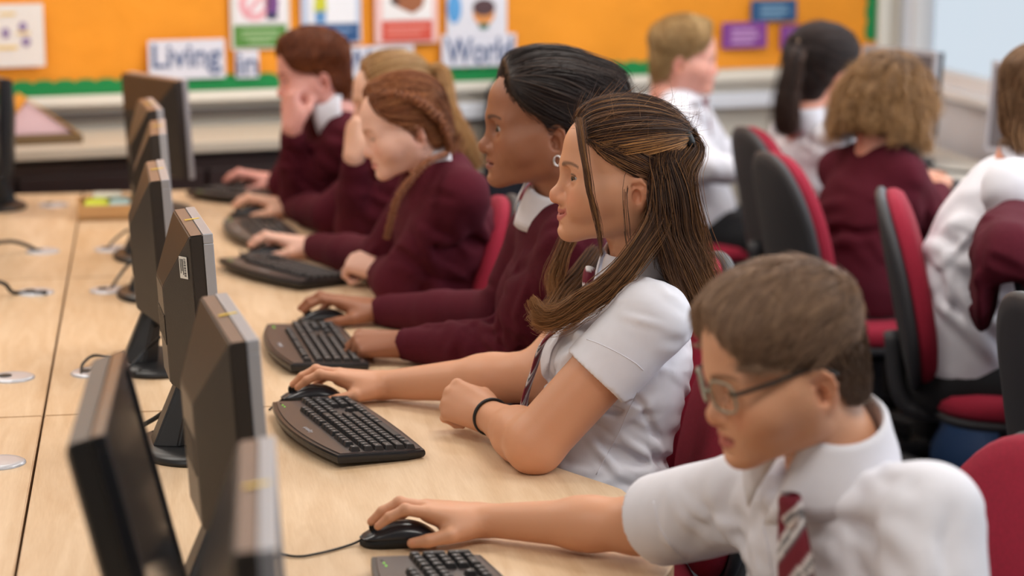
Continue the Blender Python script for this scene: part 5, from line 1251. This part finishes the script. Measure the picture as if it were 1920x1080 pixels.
# --- the boy with glasses, nearest the camera
wR, dm = mouse_wrist('boy', back=.120)
by = dict(o=at(1466, 684, 2.41), yaw=R(187), s=.985, pitch=R(14), roll=R(0), hk=dict(nose=.90, chin=.94, jaw=1.0, cheek=1.08, open_eye=.62, lidlow=.0018, nose_up=.002), skin=srgb(214, 158, 124), lip=srgb(172, 80, 78), brow=srgb(126, 88, 62), blush=.45, gaze=(1, .05, -.35),
    neck=at(1552, 866, 2.43), pel=at(1660, 1400, 2.44), mid=at(1625, 1130, 2.43), shL=at(1738, 962, 2.29), shR=at(1400, 930, 2.61), armL=(at(1760, 1240, 2.2), onz(1500, 1300, .77)), armR=(onz(1195, 985, .772), wR),
    handR=dict(u=dm+np.array([0, 0, .06]), n=(0, 0, 1), pose='mouse'), handL=dict(u=(-1, .1, -.05), n=(0, 0, 1), pose='flat'), h=.0026, th=.0045, armr=(.046, .041, .032, .023), sleeve=.80, hs=.93,
    foldspec=[(at(1350, 960, 2.55), .12, (.8, .4, .5), .040, .0045), (at(1640, 980, 2.3), .10, (.3, .2, 1), .045, .0035), (at(1720, 1000, 2.25), .12, (1, .1, .2), .05, .0045), (at(1420, 1010, 2.5), .10, (.7, .2, .7), .036, .003)], slr=1.15,
    collar_kw=dict(leaf=.066, point=.050, spread=.030, r=.052, up=.038))
tp = [at(1478, 934, 2.355), at(1484, 980, 2.335), at(1490, 1040, 2.325), at(1496, 1120, 2.32)]
by['tie'] = dict(path=tp, width=[.014, .020, .026, .030], across=(.55, -.8, .0), out=(-.8, -.6, .1), pitch=.058, knot=(at(1482, 958, 2.33), (0.05, 0, -1), .020))
r_, hd, G, put = person('boy with glasses, short brown hair, white shirt and striped tie, nearest the camera', **by)
for pl in ([(1225, 940), (1236, 985), (1262, 1028), (1285, 1048)], [(1430, 985), (1440, 1030), (1448, 1079)]): seam(r_, put, G, pl, .0009)
BRN, BRNL = np.array(srgb(122, 96, 78)), np.array(srgb(196, 160, 126))
H = Hair(hd, 7)
hl = hairline(front=.076, temple=.056, side=.002, nape=-.058)
def th_boy(P): return .003+.013*np.clip((P[:, 2]-.035)/.045, 0, 1)
H.cap(th_boy, hl, h=.003, k=.008, color=BRN*.75)
H.grow(9000, lambda P: P[:, 2] > .040, lambda P: np.stack([.75+0*P[:, 0], .35*np.sign(P[:, 1]+.01)+.0*P[:, 0], -.25-.5*(P[:, 0] > .04)], -1), .050, 8, BRN*1.3, BRNL, .42, lift=.16, r=.0006, off=(.001, .006), jit=.13, clump=200)
H.grow(6500, lambda P: P[:, 2] <= .048, lambda P: np.stack([-.35+0*P[:, 0], 0*P[:, 0], -1+0*P[:, 0]], -1), .016, 5, BRN*.72, BRNL, .10, lift=.18, r=.0005, off=(.0005, .002), jit=.22)
H.grow(700, lambda P: (P[:, 0] > .045) & (P[:, 2] > .05), lambda P: np.stack([.45+0*P[:, 0], .25+0*P[:, 0], -1+0*P[:, 0]], -1), .050, 8, BRN*1.4, BRNL, .35, lift=.10, r=.0006, off=(.002, .006), jit=.16, clump=28)
put(H.link(r_))
# glasses
Lw = lambda p: hd['o']+hd['R'] @ (np.asarray(p, float)*hd['s'])
gl = thing('glasses', 'dark-armed glasses with pale greenish rims worn by the boy', 'glasses', tuple(Lw((.09, 0, 0)))); go = np.array(gl.location)
m_rim = mat('pale_rim', srgb(150, 150, 132), .3); m_arm = mat('dark_arm', srgb(40, 38, 34), .3)
m_lens = mat('lens_glass', (1, 1, 1), .02, trans=1.0); m_lens.node_tree.nodes['Principled BSDF'].inputs['IOR'].default_value = 1.15
for sg in (1, -1):
    pts = []
    for k in range(28):
        a = 2*math.pi*k/28; cx, sx = math.cos(a), math.sin(a); yy = .024*math.copysign(abs(cx)**.62, cx); z2 = .0185*math.copysign(abs(sx)**.62, sx)*(1.0 if sx > 0 else 1.06); y = .0335*sg+yy*sg; pts.append(Lw((.102-abs(y)*.22-.05*max(0, abs(y)-.03), y, -.003+z2))-go)
    v, f = tube(pts, .0017, 6, True); fr = new('rim', v, f, m_rim, gl, True)
    c = np.mean(pts, 0); fwd = hd['R'] @ np.array([1., 0, 0])*.0006
    vs = [c+fwd, *[p+fwd for p in pts], c-fwd, *[p-fwd for p in pts]]; n = 28; fs = [(0, 1+k, 1+(k+1) % n) for k in range(n)]+[(n+1, n+2+(k+1) % n, n+2+k) for k in range(n)]+[(1+k, n+2+k, n+2+(k+1) % n, 1+(k+1) % n) for k in range(n)]; new('lens', vs, fs, m_lens, gl)
    v, f = tube(smoothpath([Lw((.0895, .0585*sg, .004))-go, Lw((.082, .068*sg, .006))-go, Lw((.04, .0745*sg, .008))-go, Lw((-.012, .0770*sg, .010))-go, Lw((-.038, .0760*sg, -.008))-go], 6), .0026, 6); new('temple_arm', v, f, m_arm, gl, True)
v, f = tube(smoothpath([Lw((.1005, .0105, -.001))-go, Lw((.1035, 0, .002))-go, Lw((.1005, -.0105, -.001))-go], 6), .002, 6); new('bridge', v, f, m_rim, gl, True)

# --- the braided red-haired girl
GING, GINL = np.array(srgb(116, 66, 38)), np.array(srgb(196, 130, 80))
wR, dm = mouse_wrist('braid')
bd = dict(o=at(756, 236, 4.74), yaw=R(183), s=.95, pitch=R(16), hk=dict(nose=.9, chin=.95, open_eye=.5, lidlow=.002), skin=srgb(232, 184, 164), lip=srgb(200, 120, 112), brow=srgb(176, 120, 88), blush=.5, freck=.2, gaze=(1, 0, -.5),
    neck=at(815, 292, 4.77), pel=at(806, 640, 4.78), mid=at(834, 455, 4.78), shL=at(866, 368, 4.62), shR=at(802, 350, 4.93), armL=(onz(745, 530, .770), onz(712, 508, .765)), armR=(onz(715, 487, .775), wR),
    handR=dict(u=dm+np.array([0, 0, .06]), n=(0, 0, 1), pose='mouse'), handL=dict(u=(-.6, .6, .1), n=(-.2, -.2, .9), pose='fist'), h=.0036, th=.006, top='jumper', hs=.92,
    foldspec=[(at(780, 480, 4.6), .12, (.6, .2, .8), .05, .006), (at(660, 490, 4.9), .10, (1, .1, .1), .035, .005), (at(880, 480, 4.7), .14, (.3, .3, 1), .06, .006)], collar_kw=dict(leaf=.045, spread=.006, r=.054, up=.034))
r_, hd, G, put = person('girl with a ginger plait and maroon jumper, looking down at her keyboard', **bd)
H = Hair(hd, 9); hl = hairline(front=.062, temple=.040, side=.004, nape=-.078)
H.cap(lambda P: .007+.008*np.clip((P[:, 2]-.03)/.06, 0, 1), hl, h=.0035, color=GING)
H.grow(3600, lambda P: P[:, 0] > -.09, lambda P: np.stack([-1+0*P[:, 0], .25*np.sign(P[:, 1]), -.1-.5*(P[:, 2] < .05)], -1), .085, 10, GING*1.1, GINL, .35, lift=0, r=.0007, off=(.001, .004), jit=.10, clump=70)
def plait(H, path, r, col, hi, turns=10):
    G = smoothpath(path, 10); m = len(G); T = np.gradient(G, axis=0); T /= np.linalg.norm(T, axis=1)[:, None]; A = np.cross(T, nrm([.3, .2, 1])); A /= np.linalg.norm(A, axis=1)[:, None]; B = np.cross(T, A); t = np.linspace(0, 1, m)
    for k in range(3):
        ph = 2*math.pi*(turns*t+k/3); cpath = G+A*(r*.85*np.sin(ph))[:, None]+B*(r*.45*np.sin(2*ph))[:, None]
        v, f = tube(cpath, r*.62*(1-.5*t**2), 8); f = np.array([q_ for q_ in f if len(q_) == 4], np.int32); c = np.tile(col, (len(v), 1))*(1+.25*H.rs.normal(size=(len(v), 1))).clip(.6, 1.5); H.add(v.astype(f4), f, c.astype(f4))
        off = H.rs.normal(size=(60, 1, 2))*r*.35; P = cpath[None]+off[..., :1]*A[None]+off[..., 1:]*B[None]; H.strands(P, col*1.2, hi, .4, .0006)
w2l = lambda p: (np.asarray(p)-hd['o']) @ hd['R']/hd['s']; q = lambda x, y, Y: w2l(at(x, y, Y))
for sg in (1, -1): plait(H, [(.055, .034*sg, .094), (.02, .062*sg, .094), (-.035, .082*sg, .066), (-.072, .078*sg, .012), (-.082, .064*sg, -.05), (-.076, .058*sg, -.085)], .0125, GING*1.1, GINL, 8)
plait(H, [w2l(hd['o']+hd['R'] @ (np.array([-.078, .055, -.085])*hd['s'])), q(803, 302, 4.60), q(768, 338, 4.575), q(745, 372, 4.565), q(732, 415, 4.56), q(724, 448, 4.56)], .0075, GING*1.1, GINL, 9)
put(H.link(r_))
# --- the blonde girl leaning on her hand
wR, dm = mouse_wrist('blonde')
chinp = at(672, 232, 5.36)
bn = dict(o=at(730, 188, 5.45), yaw=R(184), s=.96, pitch=R(8), hk=dict(nose=.92, open_eye=.7), skin=srgb(230, 182, 158), lip=srgb(200, 120, 112), brow=srgb(190, 150, 110), blush=.4, neck=at(785, 245, 5.47), pel=at(850, 520, 5.48), mid=at(825, 390, 5.48), shL=at(815, 305, 5.34), shR=at(755, 282, 5.62),
    armL=(onz(668, 425, .775), at(664, 292, 5.35)), armR=(onz(620, 402, .78), wR), handR=dict(u=dm+np.array([0, 0, .06]), n=(0, 0, 1), pose='mouse'), handL=dict(u=(.15, .25, .95), n=(-.9, -.4, .1), pose='fist'), h=.004, th=.0065, top='jumper', hs=.95,
    foldspec=[(at(720, 390, 5.38), .10, (.5, .2, .8), .05, .004)])
r_, hd, G, put = person('blonde girl in maroon jumper, chin on her hand, half hidden by the plaited girl', **bn)
BLD, BLDL = np.array(srgb(150, 108, 66)), np.array(srgb(226, 190, 136))
H = Hair(hd, 11); hl = hairline(front=.060, temple=.040, side=.002, nape=-.078)
H.cap(lambda P: .007+.010*np.clip((P[:, 2]-.03)/.06, 0, 1), hl, h=.004, color=BLD)
PT = np.array([-.10, 0, .05]); H.grow(2600, lambda P: P[:, 0] > -.10, lambda P: (PT-P)/np.linalg.norm(PT-P, axis=1)[:, None], .13, 10, BLD*1.1, BLDL, .5, lift=0, r=.0008, off=(.001, .005), jit=.07, clump=60)
w2l = lambda p: (np.asarray(p)-hd['o']) @ hd['R']/hd['s']; q = lambda x, y, Y: w2l(at(x, y, Y))
H.lock([PT, PT+np.array([-.05, .01, .005]), q(838, 200, 5.36), q(866, 262, 5.30), q(893, 318, 5.29)], 900, .012, .030, BLD*1.4, BLDL, .6, wave=.003, r=.0008)
put(H.link(r_))
# --- the red-haired boy with his hand over his mouth
wR, dm = mouse_wrist('far')
fb = dict(o=at(585, 138, 5.95), yaw=R(186), s=.98, pitch=R(10), hk=dict(nose=.92, open_eye=.6, lidlow=.001), skin=srgb(222, 158, 146), lip=srgb(190, 104, 100), brow=srgb(120, 70, 46), blush=.5, neck=at(622, 205, 5.98), pel=at(665, 470, 6.0), mid=at(648, 345, 6.0), shL=at(660, 262, 5.84), shR=at(590, 240, 6.15),
    armL=(onz(560, 372, .775), at(548, 238, 5.87)), armR=(onz(540, 345, .79), wR), handR=dict(u=dm+np.array([0, 0, .06]), n=(0, 0, 1), pose='mouse'), handL=dict(u=(.05, .25, .95), n=(-.85, -.5, .05), pose='fist'), h=.0042, th=.007, top='jumper', hs=.97,
    foldspec=[(at(580, 320, 5.85), .12, (.5, .2, .8), .05, .006), (at(640, 320, 5.85), .12, (.3, .2, .9), .06, .006)], collar_kw=dict(leaf=.075, point=.04, spread=.02, up=.034))
r_, hd, G, put = person('red-haired boy in maroon jumper with one hand over his mouth', **fb)
RED, REDL = np.array(srgb(96, 46, 22)), np.array(srgb(170, 96, 50))
H = Hair(hd, 13); hl = hairline(front=.078, temple=.060, side=.010, nape=-.076)
H.cap(lambda P: .007+.015*np.clip((P[:, 2]-.01)/.05, 0, 1), hl, h=.004, color=RED)
H.grow(4200, lambda P: P[:, 2] > -.08, lambda P: np.stack([.5-.9*(P[:, 2] < .04), .3*np.sign(P[:, 1]), -.5-.4*(P[:, 2] < .05)], -1), .05, 7, RED*1.2, REDL, .4, lift=.08, r=.0009, off=(.001, .005), jit=.2, clump=90)
put(H.link(r_))
# --- right-hand row: blond boy
bb = dict(o=at(1284, 108, 6.75), yaw=R(-14), s=1.04, pitch=R(4), hk=dict(nose=.88, chin=.95), skin=srgb(222, 160, 142), lip=srgb(190, 108, 104), brow=srgb(170, 130, 90), blush=.5, gaze=(1, 0, -.2), neck=at(1278, 190, 6.76), pel=at(1320, 425, 6.78), mid=at(1292, 300, 6.78), shL=at(1305, 225, 6.95), shR=at(1262, 225, 6.61),
    armR=(at(1325, 312, 6.55), at(1398, 325, 6.58)), armL=(at(1350, 290, 6.95), at(1402, 290, 6.9)), handR=dict(u=(1, .1, -.25), n=(.2, 0, 1), pose='flat'), handL=dict(u=(1, 0, -.1), n=(0, 0, 1), pose='flat'), h=.0045, th=.007, top='shirt', long=True, hs=.92,
    foldspec=[(at(1300, 290, 6.6), .14, (.6, .2, .8), .05, .006)], slr=1.12)
bb['tie'] = dict(path=[at(1322, 186, 6.66), at(1328, 215, 6.63), at(1335, 255, 6.63)], width=[.014, .024, .03], across=(.3, 1, 0), out=(1, -.3, 0), pitch=.05, knot=(at(1323, 190, 6.655), (0.1, 0, -1), .02))
r_, hd, G, put = person('blond boy in white shirt and dark tie turned to the right under the orange board', **bb)
H = Hair(hd, 15); hl = hairline(front=.072, temple=.056, side=.006, nape=-.070)
H.cap(lambda P: .006+.018*np.clip((P[:, 2]-.02)/.05, 0, 1), hl, h=.004, color=np.array(srgb(150, 118, 76)))
H.grow(2600, lambda P: P[:, 2] > -.07, lambda P: np.stack([.7-1.0*(P[:, 2] < .04), .2*np.sign(P[:, 1]), -.3-.5*(P[:, 2] < .05)], -1), .045, 6, np.array(srgb(168, 134, 88)), np.array(srgb(222, 192, 142)), .5, lift=.08, r=.001, off=(.001, .005), jit=.2, clump=70)
put(H.link(r_))
# --- right-hand row: dark ponytail
py = dict(o=at(1543, 135, 6.1), yaw=R(32), s=1.06, pitch=R(8), skin=srgb(214, 150, 128), lip=srgb(180, 100, 96), brow=srgb(60, 40, 34), neck=at(1528, 222, 6.08), pel=at(1530, 455, 6.05), mid=at(1525, 335, 6.06), shL=at(1478, 250, 6.2), shR=at(1560, 262, 5.93),
    armR=(at(1600, 330, 5.95), at(1650, 335, 6.15)), armL=(at(1540, 320, 6.35), at(1610, 325, 6.45)), handR=dict(u=(1, .6, 0), n=(0, 0, 1), pose='flat'), handL=dict(u=(1, .4, 0), n=(0, 0, 1), pose='flat'), h=.005, th=.007, top='shirt', sleeve=.6,
    foldspec=[(at(1530, 300, 5.95), .14, (.6, .2, .8), .06, .005)], collar_kw=dict(leaf=.07, spread=.02, r=.066))
r_, hd, G, put = person('girl with a dark ponytail and white shirt, seen from behind at the window desks', **py)
H = Hair(hd, 17); hl = hairline(front=.060, temple=.036, side=-.006, nape=-.082)
DK2 = np.array(srgb(40, 28, 26)); H.cap(lambda P: .012+.012*np.clip((P[:, 2]-.0)/.07, 0, 1), hl, h=.004, color=DK2)
PT = np.array([-.112, .01, .060]); H.grow(2600, lambda P: P[:, 0] > -.12, lambda P: (PT-P)/np.linalg.norm(PT-P, axis=1)[:, None], .13, 10, DK2*1.1, np.array(srgb(90, 64, 50)), .2, lift=0, r=.0009, off=(.001, .004), jit=.06, clump=70)
w2l = lambda p: (np.asarray(p)-hd['o']) @ hd['R']/hd['s']; q = lambda x, y, Y: w2l(at(x, y, Y))
H.lock([PT, q(1490, 110, 6.0), q(1478, 165, 5.98), q(1474, 215, 5.97), q(1474, 250, 5.98)], 1200, .018, .034, DK2*1.1, np.array(srgb(100, 66, 44)), .25, wave=.003, r=.0010, tip=np.array(srgb(70, 44, 32)))
put(H.link(r_))
sc = hd['o']+hd['R'] @ (PT*hd['s']); v, f = tube([sc+np.array([.012*math.sin(t)*.3, .022*math.cos(t), .022*math.sin(t)]) for t in np.linspace(0, 2*math.pi, 25)[:-1]], .009, 8, True); tag(new('hair_bobble', v, f, mat('cream_bobble', srgb(226, 190, 160), .7), None, True), 'cream hair bobble on the dark ponytail', 'hair tie')
# --- right-hand row: curly hair, maroon jumper
cu = dict(o=at(1668, 178, 5.6), yaw=R(40), s=.98, pitch=R(10), skin=srgb(214, 156, 132), lip=srgb(180, 100, 96), brow=srgb(120, 86, 60), neck=at(1650, 272, 5.57), pel=at(1608, 590, 5.5), mid=at(1622, 430, 5.52), shL=at(1575, 318, 5.70), shR=at(1694, 330, 5.44),
    armR=(at(1748, 418, 5.55), at(1762, 358, 5.95)), armL=(at(1650, 400, 5.9), at(1712, 340, 6.1)), handR=dict(u=(.3, .9, .1), n=(-.2, 0, 1), pose='flat'), handL=dict(u=(.8, .6, 0), n=(0, 0, 1), pose='flat'), h=.005, th=.007, top='jumper',
    foldspec=[(at(1690, 420, 5.45), .16, (.6, .2, .8), .06, .007), (at(1600, 450, 5.5), .16, (.3, .2, 1), .07, .006)], collar=False)
r_, hd, G, put = person('pupil with light brown curly hair and maroon jumper, seen from behind at the window desks', **cu)
H = Hair(hd, 19); hl = lambda P: np.maximum((P[:, 0]-np.interp(P[:, 2], [-.2, -.10, 0, .04, .09], [.00, .01, .02, .05, .07]))*.8, -.115-P[:, 2])
CB, CBL = np.array(srgb(104, 74, 48)), np.array(srgb(190, 144, 92))
H.cap(lambda P: .012+.006*np.clip((-P[:, 2])/.05, 0, 1), hl, h=.005, k=.02, color=CB*.8, extra=[(ellip((-.035, 0, -.035), (.080, .088, .075)), .03)], bumps=lambda P: -.004*np.abs(np.sin(P[:, 2]*60+P[:, 1]*35)+np.sin(P[:, 1]*80+P[:, 0]*40)))
H.grow(3800, lambda P: P[:, 0] < .09, lambda P: np.stack([P[:, 0]*4, P[:, 1]*5, -.55+0*P[:, 0]], -1), .085, 9, CB, CBL, .4, lift=.10, r=.0009, off=(.001, .010), jit=.22, clump=90)
rs = H.rs; ok = np.nonzero((H.roots[:, 2] > -.07) & (H.roots[:, 2] < .085))[0]
for k in range(240):
    p = H.roots[rs.choice(ok)]; g = nrm(p-np.array([-.02, 0, .0])); d = np.array([g[0]*.35, g[1]*.35, -1.0]); L_ = rs.uniform(.05, .10); pts = [p+g*.002, p+g*.012+d*L_*.35, p+g*.016+d*L_*.7, p+g*.010+d*L_]
    H.lock(pts, 34, .016, .022, CB*rs.uniform(.8, 1.4), CBL, .45, wave=.007, wl=rs.uniform(.045, .08), frizz=.02, r=.0008, steps=16, tip=CBL*.9)
put(H.link(r_))
# --- right edge of the frame: pupil in a white shirt
ek = dict(o=at(1970, 190, 4.62), yaw=R(12), s=1.06, pitch=R(6), skin=srgb(222, 162, 142), lip=srgb(190, 108, 100), brow=srgb(130, 96, 70), neck=at(1912, 298, 4.62), pel=at(1815, 690, 4.68), mid=at(1830, 480, 4.66), shL=at(1905, 345, 4.82), shR=at(1900, 350, 4.46),
    armR=(at(1990, 480, 4.45), at(2090, 440, 4.6)), armL=(at(1990, 450, 4.85), at(2080, 420, 4.9)), handR=dict(u=(1, .3, 0), n=(0, 0, 1), pose='flat'), handL=dict(u=(1, 0, 0), n=(0, 0, 1), pose='flat'), h=.0042, th=.006, top='shirt', sleeve=.75, W=(.15, .15, .15, .15, .15, .15, .11, .062), D=(.11, .125, .125, .118, .11, .10, .08, .058), collar_kw=dict(r=.050, leaf=.036, spread=.0, up=.012),
    foldspec=[(at(1850, 470, 4.5), .16, (.5, .2, .9), .07, .007), (at(1820, 570, 4.55), .14, (.8, .2, .6), .05, .006)], slr=1.2)
r_, hd, G, put = person('pupil in a white shirt at the right edge of the frame, face turned away', **ek)
H = Hair(hd, 21); hl = hairline(front=.066, temple=.04, side=.000, nape=-.080); EB = np.array(srgb(116, 84, 58))
H.cap(lambda P: .009+.012*np.clip((P[:, 2]-.02)/.06, 0, 1), hl, h=.004, color=EB*.9)
H.grow(2600, lambda P: P[:, 0] > -.2, lambda P: np.stack([-.5+0*P[:, 0], 0*P[:, 0], -.8+0*P[:, 0]], -1), .07, 8, EB, np.array(srgb(176, 136, 98)), .4, lift=.03, r=.0008, off=(.001, .004), jit=.12, clump=60)
H.lock([(-.085, -.02, -.03), (-.095, -.03, -.07), (-.088, -.035, -.10), (-.075, -.035, -.125)], 300, .02, .012, EB*1.2, np.array(srgb(196, 150, 100)), .5, r=.0008, wave=.002)
put(H.link(r_))
# ------------------------------------------------------------------ chairs
def ch(x, y, rz, lb): return chair(x, y, rz, lb)
gp = np.array(g2['pel']); ch(gp[0]+.0, gp[1], R(176), 'red chair behind the smiling girl in the white shirt')
p = np.array(dk['pel']); ch(p[0]-.03, p[1], R(178), 'red chair with grey shell behind the girl with hoop earrings')
p = at(912, 480, 4.80); ch(p[0]-.26, p[1], R(178), 'chair of the plaited girl, its grey shell showing beside her shoulder')
p = np.array(bn['pel']); ch(p[0]-.02, p[1], R(180), 'chair of the blonde girl, only a curved red edge showing')
p = np.array(fb['pel']); ch(p[0]-.02, p[1], R(182), 'chair of the red-haired boy, hidden behind the girls')
p = np.array(by['pel']); ch(p[0]-.02, p[1], R(200), 'red chair behind the boy with glasses')
p = np.array(bb['pel']); ch(p[0]+.02, p[1], R(-5), 'chair under the blond boy with its red seat showing')
p = np.array(py['pel']); ch(p[0]+.085, p[1], R(4), 'charcoal-backed chair of the girl with the dark ponytail')
p = np.array(cu['pel']); ch(p[0]+.04, p[1]-.02, R(4), 'charcoal-backed chair of the curly-haired pupil')
p = np.array(ek['pel']); ch(p[0]+.10, p[1]-.03, R(-20), 'red chair of the pupil at the right frame edge')
# ------------------------------------------------------------------ right-hand row under the window
m_white_top = mat('pale_grey_desktop', srgb(206, 200, 190), .4)
def wdesk(y0, y1, label):
    t = thing('window_desk', label, 'desk', (0, 0, 0), group='desks under the window'); x0, x1 = 2.16, RX-0.02
    bm = bmesh.new(); bx(bm, ((x0+x1)/2, (y0+y1)/2, .7075), (x1-x0, y1-y0-.006, .025), .003); frombm('desktop', bm, m_white_top, t)
    for yy in (y0+.06, y1-.06):
        bm = bmesh.new(); bx(bm, ((x0+x1)/2+.05, yy, .36), (.06, .05, .66)); bx(bm, ((x0+x1)/2, yy, .02), (.5, .06, .04), .006); frombm('leg', bm, m_leg, t)
wdesk(5.95, 7.55, 'pale desk under the window, farther one by the orange board'); wdesk(4.3, 5.95, 'pale desk under the window, nearer one at the frame\'s right edge')
def rmon(c, yaw, label):
    t = make_monitor(w=.36, z0=.10, h=.285, tape=False, tilt=4, lit=mat('lit_screen', srgb(70, 62, 62), .15, emit=(.30, .26, .25, .25))); t.location = (c[0], c[1], .7205); t.rotation_euler = (0, 0, yaw); tag(t, label, 'monitor', 'monitors under the window')
rmon((2.56, 6.88), R(203), 'monitor under the window beside the curly hair'); rmon((2.74, 6.19), R(200), 'monitor under the window beside the pupil at the right frame edge')
t = make_keyboard(detailed=False); t.location = (2.40, 6.13, .7205); t.rotation_euler = (0, 0, R(182)); tag(t, 'black keyboard on the window desk by the curly-haired pupil\'s hand', 'keyboard')
tag(cable('cable', [(2.46, 6.78, .745), (2.56, 6.60, .726), (2.66, 6.48, .726), (2.70, 6.36, .726)], .006, m_rubber), 'thick black lead lying between the two window monitors', 'cable')
# dark coat hung on the wall behind the girl with hoop earrings
a = wallpt(985, 150); hz = a[1]
cp = thing('coat', 'dark navy coat hung on the wall behind the girl with hoop earrings', 'coat'); S = SDF(); on_wall(cp); s0 = a[0]; zt_ = wallpt(1040, 88)[1]; sl_ = wallpt(893, 180)[0]; sr_ = wallpt(1083, 110)[0]; w_ = (sr_-sl_)/2; sc_ = (sl_+sr_)/2
S.u(ellip((sc_+.04, -.12, zt_-.12), (w_-.04, .06, .12)), .03); S.u(capsule((sc_-w_+.06, -.12, zt_-.16), (sc_-w_+.06, -.11, zt_-.62), .062, .075), .06); S.u(capsule((sc_+w_-.07, -.12, zt_-.12), (sc_+w_-.08, -.11, zt_-.62), .065, .08), .06); S.u(ellip((sc_, -.11, zt_-.42), (w_-.02, .07, .32)), .05)
S.disp(folds([((sc_, -.18, zt_-.3), .2, (1, 0, .1), .05, .006)], seed=2)); lo, hi = S.bounds(); v, f = polygonize(S, lo, hi, .009); new('coat_body', v, f, mat('navy_cloth', srgb(26, 28, 42), .9), cp, True)
bm = bmesh.new(); cyl(bm, (sc_, 0.0, zt_+.0), (sc_, -.10, zt_-.02), .008, n=10); frombm('hook', bm, m_leg, cp)
# empty chairs at the right, one with a jumper over its back
t = ch(1.84, 3.50, R(6), 'empty charcoal-backed chair nearest the camera at the right edge')
t = ch(2.11, 4.12, R(-26), 'empty red chair with a maroon jumper over its back')
cr = rotm(R(-26)); co = np.array([2.11, 4.12, 0]); K = lambda x, y, z: co+cr @ np.array([x, y, z])
S = SDF(); 
S.u(capsule(K(-.325, -.17, .915), K(-.325, .17, .915), .055), .03); S.u(capsule(K(-.325, -.19, .90), K(-.325, .19, .90), .05), .03)
for x in (-.262, -.372): S.u(ellip(K(x, 0, .83), (.030, .225, .120), cr), .05)
S.u(capsule(K(-.25, .16, .88), K(-.20, .20, .60), .045, .034), .03)
S.disp(folds([(K(-.24, -.1, .8), .16, tuple(cr @ np.array([.2, 1, .1])), .06, .008), (K(-.37, 0, .8), .16, tuple(cr @ np.array([.2, 1, .1])), .06, .008)], seed=5))
S.sub(capsule(K(-.315, -.11, .60), K(-.318, -.11, .86), .040), .01); S.sub(capsule(K(-.315, .11, .60), K(-.318, .11, .86), .040), .01); S.sub(ellip(K(-.316, 0, .72), (.036, .2, .15), cr), .01)
lo, hi = S.bounds(); v, f = polygonize(S, lo, hi, .006); tag(new('jumper', v, f, m_jumper, None, True), 'maroon jumper draped over the back of the empty red chair', 'jumper')
# blue school bag on the floor
bg_ = thing('school_bag', 'blue school bag on the dark carpet between the chairs', 'bag', (2.25, 5.35, 0), R(20)); S = SDF(); S.u(ellip((0, 0, .17), (.11, .17, .20)), .02); S.u(ellip((-.09, 0, .11), (.06, .13, .10)), .03); S.cut(lambda P: .004-P[:, 2], .01)
v, f = polygonize(S, (-.3, -.3, -.05), (.3, .3, .5), .01); new('bag_body', v, f, mat('blue_nylon', srgb(26, 58, 100), .7), bg_, True)
for sg in (1, -1): v, f = tube(smoothpath([(.10, .07*sg, .32), (.15, .08*sg, .22), (.13, .08*sg, .08), (.09, .07*sg, .05)], 6), .012, 8); new('strap', v, f, m_rubber, bg_, True)
